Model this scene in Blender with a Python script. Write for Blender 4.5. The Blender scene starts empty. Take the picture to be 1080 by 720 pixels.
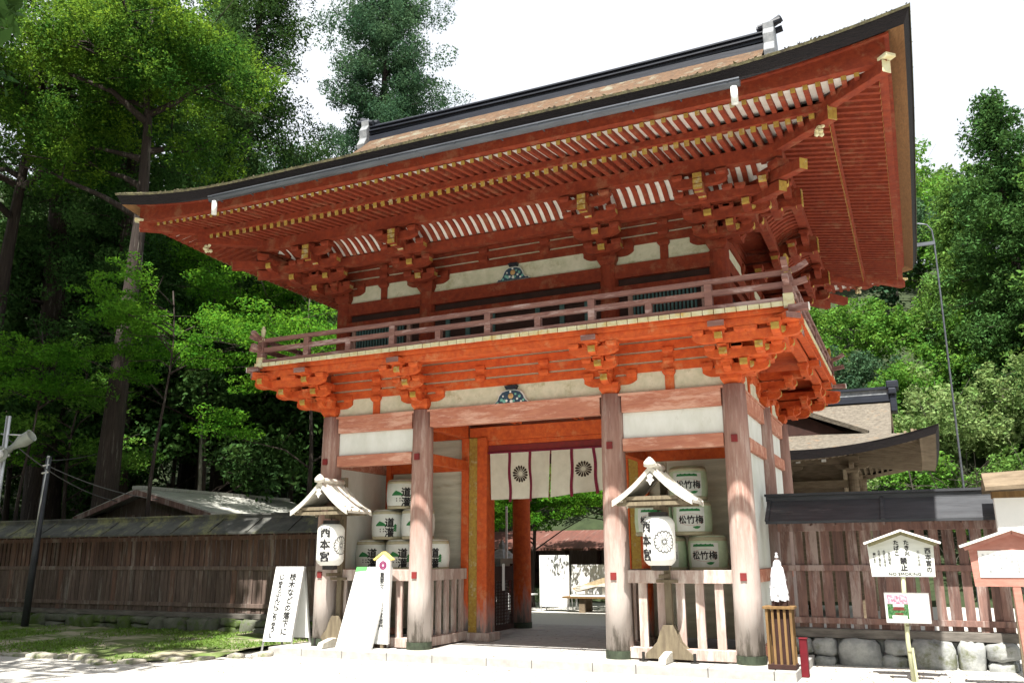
import bpy, math, random
import numpy as np
from mathutils import Vector, Matrix

# ------------------------------------------------------------------ camera, sky, sun, exposure
scene = bpy.context.scene
C = scene.collection
cd = bpy.data.cameras.new('camera')
cam = bpy.data.objects.new('camera', cd)
C.objects.link(cam)
cd.sensor_width = 36.0
cd.lens = 916.02 / 1080 * 36.0
cd.clip_end = 1500
Rv = Vector((0.90859833, 0.4176439, -0.00475842))
Uv = Vector((0.1042198, -0.21567188, 0.97088819))
Fv = Vector((-0.40445927, 0.88264331, 0.23948587))
m = Matrix((Rv, Uv, -Fv)).transposed().to_4x4()
m.translation = Vector((6.7057, -14.671, 1.6586))
cam.matrix_world = m
scene.camera = cam

to_sun = Vector((0.055, -0.537, 1.0)).normalized()
sun_el = math.asin(to_sun.z)
sun_az = math.atan2(to_sun.x, to_sun.y)
world = bpy.data.worlds.new('World')
scene.world = world
world.use_nodes = True
wn = world.node_tree
bg = wn.nodes['Background']
sky = wn.nodes.new('ShaderNodeTexSky')
sky.sky_type = 'NISHITA'
sky.sun_disc = False
sky.sun_elevation = sun_el
sky.sun_rotation = sun_az
sky.air_density = 1.0
sky.dust_density = 6.0
sky.ozone_density = 1.0
# thin bright summer cloud veil over the blue
wtc = wn.nodes.new('ShaderNodeTexCoord')
wnz = wn.nodes.new('ShaderNodeTexNoise'); wnz.inputs['Scale'].default_value = 2.2; wnz.inputs['Detail'].default_value = 6
wn.links.new(wtc.outputs['Generated'], wnz.inputs['Vector'])
wmr = wn.nodes.new('ShaderNodeMapRange'); wmr.inputs['From Min'].default_value = .25; wmr.inputs['From Max'].default_value = .6
wmr.inputs['To Min'].default_value = .55; wmr.inputs['To Max'].default_value = .95
wn.links.new(wnz.outputs['Fac'], wmr.inputs['Value'])
wmx = wn.nodes.new('ShaderNodeMix'); wmx.data_type = 'RGBA'
wn.links.new(wmr.outputs[0], wmx.inputs[0]); wn.links.new(sky.outputs[0], wmx.inputs[6])
wmx.inputs[7].default_value = (7.6, 7.9, 8.4, 1)
wn.links.new(wmx.outputs[2], bg.inputs[0])
bg.inputs[1].default_value = 0.062
sl = bpy.data.lights.new('sun', 'SUN')
sl.energy = 5.0
sl.angle = math.radians(0.5)
sl.color = (1.0, 0.96, 0.88)
sun = bpy.data.objects.new('sun', sl)
C.objects.link(sun)
sun.rotation_euler = to_sun.to_track_quat('Z', 'Y').to_euler()
scene.view_settings.view_transform = 'Standard'
scene.view_settings.look = 'None'
scene.view_settings.exposure = 1.38
scene.view_settings.gamma = 1.0
scene.cycles.max_bounces = 8
scene.cycles.diffuse_bounces = 5
scene.cycles.transparent_max_bounces = 8

# ------------------------------------------------------------------ materials
MATS = {}
def mat(name, c1, c2=None, rough=0.8, scale=4.0, stretch=(1, 1, 1), bump=0.0, metal=0.0, c3=None, c3amt=0.35,
        wave=None, detail=6.0, spec=0.3, transl=0.0, island=0.0, contrast=(0.35, 0.65)):
    """procedural surface: two colours mixed by noise, a third in blotches, bump from the same noise"""
    mt = bpy.data.materials.new(name)
    mt.use_nodes = True
    nt = mt.node_tree
    N, L = nt.nodes, nt.links
    b = N['Principled BSDF']
    b.inputs['Roughness'].default_value = rough
    b.inputs['Metallic'].default_value = metal
    b.inputs['Specular IOR Level'].default_value = spec
    tc = N.new('ShaderNodeTexCoord')
    mp = N.new('ShaderNodeMapping')
    mp.inputs['Scale'].default_value = stretch
    L.new(tc.outputs['Object'], mp.inputs[0])
    nz = N.new('ShaderNodeTexNoise')
    nz.inputs['Scale'].default_value = scale
    nz.inputs['Detail'].default_value = detail
    nz.inputs['Roughness'].default_value = 0.65
    L.new(mp.outputs[0], nz.inputs['Vector'])
    rp = N.new('ShaderNodeMapRange')
    rp.inputs['From Min'].default_value = contrast[0]
    rp.inputs['From Max'].default_value = contrast[1]
    L.new(nz.outputs['Fac'], rp.inputs['Value'])
    mx = N.new('ShaderNodeMix')
    mx.data_type = 'RGBA'
    L.new(rp.outputs[0], mx.inputs[0])
    mx.inputs[6].default_value = (*c1, 1)
    mx.inputs[7].default_value = (*(c2 or c1), 1)
    col = mx.outputs[2]
    if c3:
        n2 = N.new('ShaderNodeTexNoise')
        n2.inputs['Scale'].default_value = scale * 0.31
        n2.inputs['Detail'].default_value = 8
        n2.inputs['Roughness'].default_value = 0.75
        L.new(mp.outputs[0], n2.inputs['Vector'])
        r2 = N.new('ShaderNodeMapRange')
        r2.inputs['From Min'].default_value = 0.68 - c3amt * 0.4
        r2.inputs['From Max'].default_value = 0.78 - c3amt * 0.4
        L.new(n2.outputs['Fac'], r2.inputs['Value'])
        m2 = N.new('ShaderNodeMix')
        m2.data_type = 'RGBA'
        L.new(r2.outputs[0], m2.inputs[0])
        L.new(col, m2.inputs[6])
        m2.inputs[7].default_value = (*c3, 1)
        col = m2.outputs[2]
    if wave:
        w = N.new('ShaderNodeTexWave')
        w.bands_direction = wave[0]
        w.inputs['Scale'].default_value = wave[1]
        w.inputs['Distortion'].default_value = wave[2]
        L.new(tc.outputs['Object'], w.inputs['Vector'])
        m3 = N.new('ShaderNodeMix')
        m3.data_type = 'RGBA'
        m3.blend_type = 'MULTIPLY'
        m3.inputs[0].default_value = wave[3]
        L.new(col, m3.inputs[6])
        L.new(w.outputs['Color'], m3.inputs[7])
        col = m3.outputs[2]
    if island:
        g = N.new('ShaderNodeNewGeometry')
        hs = N.new('ShaderNodeHueSaturation')
        r3 = N.new('ShaderNodeMapRange')
        r3.inputs['To Min'].default_value = 1 - island
        r3.inputs['To Max'].default_value = 1 + island
        L.new(g.outputs['Random Per Island'], r3.inputs['Value'])
        L.new(r3.outputs[0], hs.inputs['Value'])
        L.new(col, hs.inputs['Color'])
        col = hs.outputs[0]
    L.new(col, b.inputs['Base Color'])
    if bump:
        bp = N.new('ShaderNodeBump')
        bp.inputs['Strength'].default_value = bump
        bp.inputs['Distance'].default_value = 0.03
        L.new(nz.outputs['Fac'], bp.inputs['Height'])
        L.new(bp.outputs[0], b.inputs['Normal'])
    if transl:
        t = N.new('ShaderNodeBsdfTranslucent')
        hs2 = N.new('ShaderNodeHueSaturation')
        hs2.inputs['Hue'].default_value = 0.475
        hs2.inputs['Value'].default_value = 1.6
        L.new(col, hs2.inputs['Color'])
        L.new(hs2.outputs[0], t.inputs['Color'])
        ms = N.new('ShaderNodeMixShader')
        ms.inputs[0].default_value = transl
        L.new(b.outputs[0], ms.inputs[1])
        L.new(t.outputs[0], ms.inputs[2])
        L.new(ms.outputs[0], N['Material Output'].inputs['Surface'])
    MATS[name] = mt
    return mt

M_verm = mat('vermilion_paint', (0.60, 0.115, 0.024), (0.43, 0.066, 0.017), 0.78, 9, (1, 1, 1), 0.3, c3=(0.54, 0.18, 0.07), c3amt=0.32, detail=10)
M_verm_shade = mat('vermilion_paint_shaded', (0.245, 0.040, 0.014), (0.155, 0.023, 0.010), 0.8, 9, bump=0.3, c3=(0.24, 0.080, 0.040), c3amt=0.36, detail=10)  # same vermilion, its colour darkened to stand in for shade under the eaves
M_fade = mat('faded_red_column_wood', (0.345, 0.215, 0.175), (0.265, 0.15, 0.12), 0.85, 5, (4, 4, 0.45), 0.4, c3=(0.43, 0.32, 0.275), c3amt=0.42)
M_fadeo = mat('faded_orange_beam_wood', (0.50, 0.22, 0.14), (0.40, 0.15, 0.10), 0.85, 5, (0.6, 3, 3), 0.3, c3=(0.62, 0.36, 0.27), c3amt=0.45)
M_rail = mat('weathered_purple_grey_rail_wood', (0.26, 0.135, 0.11), (0.18, 0.09, 0.08), 0.85, 5, (0.6, 3, 3), 0.3, c3=(0.42, 0.30, 0.28), c3amt=0.4)
M_picket = mat('bleached_picket_wood', (0.44, 0.35, 0.31), (0.34, 0.24, 0.21), 0.9, 6, (3, 3, 0.5), 0.3, c3=(0.55, 0.48, 0.44), c3amt=0.5)
M_yell = mat('ochre_end_paint', (0.40, 0.27, 0.05), (0.28, 0.16, 0.035), 0.8, 16, c3=(0.42, 0.36, 0.22), c3amt=0.35, bump=.2)
M_cream = mat('cream_end_paint', (0.66, 0.64, 0.45), (0.55, 0.47, 0.25), 0.75, 7, c3=(0.60, 0.40, 0.12), c3amt=0.35)
M_white = mat('white_plaster', (0.74, 0.76, 0.72), (0.62, 0.64, 0.58), 0.9, 3, (1, 1, .5), bump=0.15, c3=(0.50, 0.49, 0.42), c3amt=.22, detail=10)
M_agedpl = mat('aged_plaster', (0.66, 0.63, 0.50), (0.50, 0.50, 0.36), 0.9, 5, bump=0.2, c3=(0.40, 0.38, 0.24), c3amt=0.35)
M_soff = mat('white_soffit_board', (0.78, 0.77, 0.73), (0.66, 0.62, 0.56), 0.85, 4)
M_whwood = mat('whitewashed_boards', (0.60, 0.60, 0.50), (0.48, 0.47, 0.37), 0.9, 4, (0.5, 1, 3), 0.2, wave=('Z', 1.6, 0.2, 0.12), c3=(0.38, 0.34, 0.24), c3amt=0.2)
M_thatch = mat('cypress_bark_roof', (0.135, 0.078, 0.044), (0.075, 0.048, 0.03), 0.95, 9, (1, 1, 1), 1.0, c3=(0.17, 0.16, 0.12), c3amt=0.38, detail=12)
M_tedge = mat('cut_bark_edge', (0.022, 0.017, 0.018), (0.011, 0.010, 0.012), 0.9, 22, (0.3, 0.3, 4), 0.6)
M_tunder = mat('bark_underside', (0.26, 0.14, 0.06), (0.17, 0.09, 0.04), 0.9, 10, (1, 1, 8), 0.4)
M_moss = mat('mossy_bark_edge', (0.13, 0.12, 0.06), (0.05, 0.042, 0.03), 0.95, 12, bump=0.8)
M_ridge = mat('dark_ridge_cladding', (0.022, 0.026, 0.038), (0.012, 0.014, 0.021), 0.45, 6, (0.3, 3, 3), 0.1, c3=(0.16, 0.18, 0.20), c3amt=0.15)
M_ornam = mat('grey_ridge_ornament', (0.27, 0.28, 0.29), (0.14, 0.15, 0.165), 0.6, 8, bump=0.2)
M_metal = mat('grey_gutter_metal', (0.13, 0.14, 0.16), (0.08, 0.085, 0.10), 0.4, 3, (0.4, 3, 3), metal=0.6, spec=0.5)
M_dark = mat('dark_interior_wood', (0.05, 0.022, 0.018), (0.03, 0.015, 0.012), 0.9, 5)
M_green = mat('blue_green_slats', (0.07, 0.14, 0.13), (0.04, 0.09, 0.09), 0.7, 5)
M_peg = mat('dark_red_peg_cap', (0.20, 0.02, 0.02), (0.14, 0.02, 0.02), 0.7, 8)
M_bronze = mat('green_bronze_band', (0.07, 0.09, 0.06), (0.04, 0.05, 0.035), 0.6, 8, metal=0.3)
M_paint_blue = mat('carving_blue', (0.02, 0.04, 0.075), (0.035, 0.07, 0.10), 0.7, 20)
M_paint_white = mat('carving_white', (0.75, 0.75, 0.70), (0.6, 0.62, 0.6), 0.7, 20)
M_paint_green = mat('carving_green', (0.10, 0.30, 0.22), (0.2, 0.42, 0.40), 0.7, 20)
M_gold = mat('carving_gold', (0.50, 0.33, 0.14), (0.4, 0.24, 0.1), 0.6, 20)

def add_height_wear(mt, z0, z1, col, stain):
    """bleaching and dark stains that climb from the foot of the timber"""
    nt = mt.node_tree; N, L = nt.nodes, nt.links
    b = N['Principled BSDF']
    src = b.inputs['Base Color'].links[0].from_socket
    tc = N.new('ShaderNodeTexCoord'); sx = N.new('ShaderNodeSeparateXYZ'); L.new(tc.outputs['Object'], sx.inputs[0])
    mp = N.new('ShaderNodeMapping'); mp.inputs['Scale'].default_value = (7, 7, 1.1); L.new(tc.outputs['Object'], mp.inputs[0])
    nz = N.new('ShaderNodeTexNoise'); nz.inputs['Scale'].default_value = 1.6; nz.inputs['Detail'].default_value = 9; nz.inputs['Roughness'].default_value = .7
    L.new(mp.outputs[0], nz.inputs['Vector'])
    ad = N.new('ShaderNodeMath'); ad.operation = 'MULTIPLY_ADD'; L.new(nz.outputs['Fac'], ad.inputs[0]); ad.inputs[1].default_value = 2.2; L.new(sx.outputs['Z'], ad.inputs[2])
    mr = N.new('ShaderNodeMapRange'); mr.inputs['From Min'].default_value = z1 + 1.1; mr.inputs['From Max'].default_value = z0 + 1.1; L.new(ad.outputs[0], mr.inputs['Value'])
    mx = N.new('ShaderNodeMix'); mx.data_type = 'RGBA'; L.new(mr.outputs[0], mx.inputs[0]); L.new(src, mx.inputs[6]); mx.inputs[7].default_value = (*col, 1)
    ad2 = N.new('ShaderNodeMath'); ad2.operation = 'MULTIPLY_ADD'; L.new(nz.outputs['Fac'], ad2.inputs[0]); ad2.inputs[1].default_value = 2.4; L.new(sx.outputs['Z'], ad2.inputs[2])
    m2 = N.new('ShaderNodeMapRange'); m2.inputs['From Min'].default_value = 1.62; m2.inputs['From Max'].default_value = 1.25; L.new(ad2.outputs[0], m2.inputs['Value'])
    mx2 = N.new('ShaderNodeMix'); mx2.data_type = 'RGBA'; L.new(m2.outputs[0], mx2.inputs[0]); L.new(mx.outputs[2], mx2.inputs[6]); mx2.inputs[7].default_value = (*stain, 1)
    L.new(mx2.outputs[2], b.inputs['Base Color'])
add_height_wear(M_fade, .6, 2.6, (0.46, 0.41, 0.385), (0.17, 0.15, 0.13))
add_height_wear(M_verm, .05, .9, (0.40, 0.34, 0.32), (0.16, 0.14, 0.13))

# ------------------------------------------------------------------ mesh helpers
class MB:
    def __init__(s):
        s.v, s.f, s.m = [], [], []
    def add(s, vs, fs, mi=0):
        o = len(s.v)
        s.v += [tuple(v) for v in vs]
        for k, f in enumerate(fs):
            s.f.append([i + o for i in f])
            s.m.append(mi[k] if isinstance(mi, (list, tuple)) else mi)
        return s
    def box(s, x0, x1, y0, y1, z0, z1, mi=0, T=None):
        vs = [Vector(p) for p in ((x0, y0, z0), (x1, y0, z0), (x1, y1, z0), (x0, y1, z0), (x0, y0, z1), (x1, y0, z1), (x1, y1, z1), (x0, y1, z1))]
        if T: vs = [T(v) for v in vs]
        fs = [(0, 3, 2, 1), (4, 5, 6, 7), (0, 1, 5, 4), (1, 2, 6, 5), (2, 3, 7, 6), (3, 0, 4, 7)]
        return s.add(vs, fs, mi)
    def beam(s, p0, p1, w, h, mi=0, end=None, up=(0, 0, 1), w1=None, h1=None):
        p0, p1 = Vector(p0), Vector(p1)
        d = (p1 - p0).normalized()
        u = Vector(up)
        sd = d.cross(u)
        if sd.length < 1e-4: sd = d.cross(Vector((0, 1, 0)))
        sd.normalize()
        uu = sd.cross(d)
        w1 = w if w1 is None else w1
        h1 = h if h1 is None else h1
        vs = [p0 - sd * w / 2 - uu * h / 2, p0 + sd * w / 2 - uu * h / 2, p0 + sd * w / 2 + uu * h / 2, p0 - sd * w / 2 + uu * h / 2,
              p1 - sd * w1 / 2 - uu * h1 / 2, p1 + sd * w1 / 2 - uu * h1 / 2, p1 + sd * w1 / 2 + uu * h1 / 2, p1 - sd * w1 / 2 + uu * h1 / 2]
        e = mi if end is None else end
        return s.add(vs, [(0, 1, 2, 3), (4, 7, 6, 5), (0, 4, 5, 1), (1, 5, 6, 2), (2, 6, 7, 3), (3, 7, 4, 0)], [mi, e, mi, mi, mi, mi])
    def prism(s, poly, T, t0, t1, mi=0, side=None):
        """poly: 2D outline (a,b); T maps (a, t, b) to world; thickness along t"""
        n = len(poly)
        vs = [T(Vector((a, t0, b))) for a, b in poly] + [T(Vector((a, t1, b))) for a, b in poly]
        fs = [tuple(range(n)), tuple(range(2 * n - 1, n - 1, -1))]
        for i in range(n):
            j = (i + 1) % n
            fs.append((i, i + n, j + n, j))
        ms = [mi, mi] + ([side] * n if isinstance(side, int) else (list(side) if side else [mi] * n))
        return s.add(vs, fs, ms)
    def tube(s, pts, r, n=8, mi=0, r1=None, cap=True):
        pts = [Vector(p) for p in pts]
        rs = r if isinstance(r, (list, tuple)) else [r + ((r1 if r1 is not None else r) - r) * i / max(1, len(pts) - 1) for i in range(len(pts))]
        o = len(s.v)
        a = None
        for i, p in enumerate(pts):
            d = (pts[min(i + 1, len(pts) - 1)] - pts[max(i - 1, 0)]).normalized()
            if a is None:
                a = d.cross(Vector((0, 0, 1)))
                if a.length < 0.05: a = d.cross(Vector((0, 1, 0)))
            a = (a - d * a.dot(d)).normalized()
            b = d.cross(a)
            for k in range(n):
                t = 2 * math.pi * k / n
                s.v.append(tuple(p + (a * math.cos(t) + b * math.sin(t)) * rs[i]))
        for i in range(len(pts) - 1):
            for k in range(n):
                s.f.append([o + i * n + k, o + i * n + (k + 1) % n, o + (i + 1) * n + (k + 1) % n, o + (i + 1) * n + k]); s.m.append(mi)
        if cap:
            s.f.append([o + k for k in range(n)][::-1]); s.m.append(mi)
            e = o + (len(pts) - 1) * n
            s.f.append([e + k for k in range(n)]); s.m.append(mi)
        return s
    def lathe(s, prof, o=(0, 0, 0), n=24, mi=0):
        """prof: (r, z) from bottom to top"""
        b = len(s.v)
        for r, z in prof:
            for k in range(n):
                t = 2 * math.pi * k / n
                s.v.append((o[0] + r * math.cos(t), o[1] + r * math.sin(t), o[2] + z))
        for i in range(len(prof) - 1):
            q = mi[i] if isinstance(mi, (list, tuple)) else mi
            for k in range(n):
                s.f.append([b + i * n + k, b + i * n + (k + 1) % n, b + (i + 1) * n + (k + 1) % n, b + (i + 1) * n + k]); s.m.append(q)
        q0 = mi[0] if isinstance(mi, (list, tuple)) else mi
        q1 = mi[-1] if isinstance(mi, (list, tuple)) else mi
        s.f.append([b + k for k in range(n)][::-1]); s.m.append(q0)
        e = b + (len(prof) - 1) * n
        s.f.append([e + k for k in range(n)]); s.m.append(q1)
        return s
    def grid(s, P, nu, nv, mi=0):
        o = len(s.v)
        for i in range(nu + 1):
            for j in range(nv + 1):
                s.v.append(tuple(P(i / nu, j / nv)))
        for i in range(nu):
            for j in range(nv):
                a = o + i * (nv + 1) + j
                s.f.append([a, a + nv + 1, a + nv + 2, a + 1]); s.m.append(mi)
        return s
    def build(s, name, mats, parent=None, smooth=False, bevel=0.0, loc=None):
        me = bpy.data.meshes.new(name)
        vs = s.v
        off = Vector((0, 0, 0))
        if parent is not None:
            w = parent.get('_w')
            off = Vector(w) if w is not None else Vector((0, 0, 0))
        elif loc is not None:
            off = Vector(loc)
        vs = [(v[0] - off.x, v[1] - off.y, v[2] - off.z) for v in vs]
        me.from_pydata(vs, [], s.f)
        for mt in (mats if isinstance(mats, (list, tuple)) else [mats]):
            me.materials.append(mt)
        me.polygons.foreach_set('material_index', s.m)
        if smooth:
            me.polygons.foreach_set('use_smooth', [True] * len(me.polygons))
        me.update()
        ob = bpy.data.objects.new(name, me)
        C.objects.link(ob)
        if parent is not None:
            ob.parent = parent
            ob['_w'] = list(off)
        else:
            ob.location = off
            ob['_w'] = list(off)
        if bevel:
            bv = ob.modifiers.new('bevel', 'BEVEL')
            bv.width = bevel; bv.segments = 1; bv.limit_method = 'ANGLE'
        return ob

def thing(name, label, cat, loc=(0, 0, 0), group=None):
    o = bpy.data.objects.new(name, None)
    C.objects.link(o)
    o.location = loc
    o.empty_display_size = 0.2
    o['label'] = label; o['category'] = cat
    if group: o['group'] = group
    o['_w'] = list(loc)
    return o
def tag(o, label, cat, group=None):
    o['label'] = label; o['category'] = cat
    if group: o['group'] = group
    return o
def struct(o):
    o['kind'] = 'structure'
    return o
def stuff(o, label=None, cat=None):
    o['kind'] = 'stuff'
    if label: o['label'] = label
    if cat: o['category'] = cat
    return o

_fc = {}
def text_mesh(txt, size, bold=0.0, vertical=False, spacing=1.0):
    """flat lettering as (verts, faces) in the xz plane, centred"""
    cu = bpy.data.curves.new('t', 'FONT')
    cu.body = '\n'.join(txt) if vertical else txt
    cu.size = size
    cu.align_x = 'CENTER'
    cu.align_y = 'CENTER'
    cu.space_line = spacing
    cu.offset = bold
    cu.resolution_u = 2
    ob = bpy.data.objects.new('t', cu)
    C.objects.link(ob)
    dg = bpy.context.evaluated_depsgraph_get()
    me = bpy.data.meshes.new_from_object(ob.evaluated_get(dg))
    vs = [(v.co.x, v.co.y) for v in me.vertices]
    fs = [tuple(p.vertices) for p in me.polygons]
    bpy.data.objects.remove(ob); bpy.data.meshes.remove(me); bpy.data.curves.remove(cu)
    if vs:
        cx = (max(v[0] for v in vs) + min(v[0] for v in vs)) / 2
        cy = (max(v[1] for v in vs) + min(v[1] for v in vs)) / 2
        vs = [(a - cx, b - cy) for a, b in vs]
    return vs, fs
def add_text(mb, txt, size, T, bold=0.0, vertical=False, spacing=1.0, mi=0, cx=0.0, cy=0.0, sx=1.0):
    """brush weight comes from a few copies of the outline, a hair apart"""
    vs, fs = text_mesh(txt, size, 0.0, vertical, spacing)
    offs = [(0, 0)] if bold <= 0 else [(-bold, 0), (bold, 0), (0, bold), (0, -bold)]
    for k, (ox, oy) in enumerate(offs):
        mb.add([T(Vector((a * sx + cx + ox, b + cy + oy, .0006 * k))) for a, b in vs], fs, mi)
def frame(o, ux, uy):
    o, ux, uy = Vector(o), Vector(ux).normalized(), Vector(uy).normalized()
    n = ux.cross(uy)
    return lambda v: o + ux * v.x + uy * v.y + n * v.z

# ------------------------------------------------------------------ leaf clouds
def leaf_obj(name, pts, size, mt, parent=None, seed=0, flat=0.0, aspect=0.6, loc=None, drop=None):
    """one mesh of many separate leaf sprays (each a bent quad); pts (n,3)"""
    rng = np.random.default_rng(seed)
    pts = np.asarray(pts, dtype=np.float32)
    n = len(pts)
    nrm = rng.normal(size=(n, 3)); nrm[:, 2] = np.abs(nrm[:, 2]) + flat * 3
    nrm /= np.linalg.norm(nrm, axis=1)[:, None]
    a = rng.normal(size=(n, 3))
    if drop: a[:, 2] -= drop
    a -= nrm * (a * nrm).sum(1)[:, None]
    a /= np.linalg.norm(a, axis=1)[:, None]
    b = np.cross(nrm, a)
    s = (size * rng.uniform(0.55, 1.35, n))[:, None]
    c = pts
    v0 = c - a * s * 0.55
    v1 = c + b * s * aspect * 0.5 + a * s * 0.05
    v2 = c + a * s * 0.6 - nrm * s * 0.12
    v3 = c - b * s * aspect * 0.5 - a * s * 0.02
    V = np.stack([v0, v1, v2, v3], axis=1).reshape(-1, 3)
    off = np.array(parent['_w'] if parent is not None else (loc or (0, 0, 0)), dtype=np.float32)
    V = (V - off).astype(np.float32)
    me = bpy.data.meshes.new(name)
    me.vertices.add(4 * n); me.loops.add(4 * n); me.polygons.add(n)
    me.vertices.foreach_set('co', V.ravel())
    me.loops.foreach_set('vertex_index', np.arange(4 * n, dtype=np.int32))
    me.polygons.foreach_set('loop_start', np.arange(0, 4 * n, 4, dtype=np.int32))
    me.update(calc_edges=True)
    me.materials.append(mt)
    ob = bpy.data.objects.new(name, me)
    C.objects.link(ob)
    if parent is not None: ob.parent = parent
    else: ob.location = off
    ob['_w'] = [float(q) for q in off]
    return ob

# ------------------------------------------------------------------ THE GATE
X, D, H = 4.09, 5.16, 4.44          # outer column x, depth, column height
XI = 1.94
YM = 2.7
gate = thing('shrine_gate', 'two storey vermilion shrine gate with curved bark roof, balcony and faded red columns', 'gate', (0, 2.58, 0))
YD = 1.95

# columns
def column(x, y, mt=M_fade, pegs=()):
    mb = MB()
    mb.lathe([(0.228, 0.13), (0.222, 1.0), (0.214, 2.4), (0.205, 3.6), (0.196, H)], (x, y, 0), 28)
    o = mb.build('column', mt, gate, smooth=False)
    me = o.data
    me.polygons.foreach_set('use_smooth', [len(p.vertices) == 4 for p in me.polygons])
    b = MB(); b.lathe([(0.236, 0.0), (0.238, 0.13)], (x, y, 0), 28)
    b.build('base_band', M_bronze, o)
    for z in pegs:
        p = MB(); p.box(x - 0.05, x + 0.05, y - 0.24, y - 0.2, z - 0.06, z + 0.06)
        p.build('peg_cap', M_peg, o)
    return o
for x in (-X, -XI, XI, X):
    column(x, 0, pegs=(1.32, 3.52))
for x in (-X, X): column(x, D)
for x in (-2.15, 2.15): column(x, D, M_verm)
column(-X, YM); column(X, YM)
# stone plinth blocks under the columns
for x in (-X, -XI, XI, X):
    for y in (0, D) + ((YM,) if abs(x) > 3 else ()):
        b = MB(); b.lathe([(0.42, -0.12), (0.40, -0.01), (0.34, 0.0)], (x, y, 0), 14)
        b.build('plinth_stone', mat('plinth_stone', (0.46, 0.44, 0.40), (0.34, 0.33, 0.30), 0.9, 8, bump=0.3) if 'plinth_stone' not in MATS else MATS['plinth_stone'], gate)

def beamx(name, x0, x1, y, t, z0, z1, mt, **k):
    mb = MB(); mb.box(x0, x1, y - t / 2, y + t / 2, z0, z1); return mb.build(name, mt, gate, bevel=0.006)
def beamy(name, y0, y1, x, t, z0, z1, mt):
    mb = MB(); mb.box(x - t / 2, x + t / 2, y0, y1, z0, z1); return mb.build(name, mt, gate, bevel=0.006)
for (a, b) in ((-X + .2, -XI - .2), (-XI + .2, XI - .2), (XI + .2, X - .2)):
    beamx('head_beam', a, b, 0, 0.2, 4.10, 4.41, M_fadeo)
    beamx('head_beam', a, b, D, 0.2, 4.10, 4.41, M_fadeo)
for (a, b) in ((-X + .2, -XI - .2), (XI + .2, X - .2)):
    beamx('tie_beam', a, b, 0, 0.2, 3.42, 3.64, M_fadeo)
    beamx('plaster_panel', a, b, 0.0, 0.06, 3.64, 4.10, M_white)
    beamx('rail_beam', a, b, 0, 0.17, 1.21, 1.42, M_picket)
    beamx('sill_beam', a, b, 0, 0.2, 0.02, 0.19, M_picket)
    beamx('shelf', a, b, 1.27, 2.35, 1.33, 1.385, M_picket)
    for i in range(5):
        xx = a + (b - a) * (i + 0.75) / 5.5
        p = MB(); p.box(xx - 0.07, xx + 0.07, -0.03, 0.02, 0.19, 1.21); p.build('picket', M_picket, gate)
for sx in (-1, 1):
    for (y0, y1) in ((.2, YM - .2), (YM + .2, D - .2)):
        beamy('head_beam', y0, y1, sx * X, 0.2, 4.10, 4.41, M_fadeo)
        beamy('tie_beam', y0, y1, sx * X, 0.2, 3.42, 3.64, M_fadeo)
        beamy('rail_beam', y0, y1, sx * X, 0.2, 1.21, 1.42, M_fadeo)
        beamy('sill_beam', y0, y1, sx * X, 0.2, 0.02, 0.19, M_fadeo)
        beamy('plaster_panel', y0, y1, sx * X, 0.06, 3.64, 4.10, M_white)
        beamy('plaster_panel', y0, y1, sx * X, 0.06, 1.42, 3.42, M_white)
        beamy('plaster_panel', y0, y1, sx * X, 0.06, 0.19, 1.21, M_white)
    # towards the passage: beams, low picket rail
    beamy('head_beam', .2, YD - .2, sx * XI, 0.18, 4.10, 4.38, M_verm)
    beamy('tie_beam', .2, YD - .2, sx * XI, 0.16, 3.42, 3.62, M_verm)
    beamy('rail_beam', .2, YD - .2, sx * XI, 0.14, 1.21, 1.42, M_picket)
    beamy('sill_beam', .2, YD - .2, sx * XI, 0.2, 0.02, 0.19, M_picket)
    for i in range(5):
        yy = .40 + i * .31
        p = MB(); p.box(sx * XI - .025, sx * XI + .025, yy - .07, yy + .07, 0.19, 1.21); p.build('picket', M_picket, gate)
    # back wall of the bay, inner faces
    a, b = sorted((sx * (XI + .05), sx * (X - .2)))
    beamx('back_wall', a, b, YD - .02, 0.06, 0.19, 4.1, M_whwood)
    beamx('tie_beam', a, b, YD - .11, 0.12, 3.42, 3.62, M_verm)
    beamx('head_beam', a, b, YD, 0.2, 4.10, 4.41, M_verm)
    beamx('corner_stud', *sorted((sx * (X - .32), sx * (X - .2))), YD - .15, 0.12, 0.19, 4.1, M_verm)
    # frame of the doorway, red / ochre / red
    def bx(nm, x0, x1, y0, y1, z0, z1, mt):
        x0, x1 = sorted((sx * x0, sx * x1)); mb = MB(); mb.box(x0, x1, y0, y1, z0, z1); return mb.build(nm, mt, gate, bevel=0.006)
    bx('door_post', 1.85, 2.02, 1.76, 2.15, 0.1, 4.1, M_verm)
    bx('ochre_board', 1.655, 1.847, 1.78, 2.12, 0.1, 4.1, M_ochreb if 'M_ochreb' in globals() else M_yell)
    bx('door_post', 1.43, 1.652, 1.77, 2.16, 0.1, 4.1, M_verm)
    bx('door_sill', 1.33, 2.06, 1.70, 2.22, 0.0, 0.16, M_picket)
    # rear passage walls
    beamy('rear_panel', 2.2, D - .2, sx * 2.1, 0.06, 0.19, 4.1, M_verm_shade) if sx > 0 else None
    beamy('head_beam', 2.2, D - .2, sx * XI, 0.18, 4.10, 4.38, M_verm)
    bx('door_leaf_post', 1.47, 1.53, 2.17, 2.25, 0.1, 1.55, M_picket)
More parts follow.
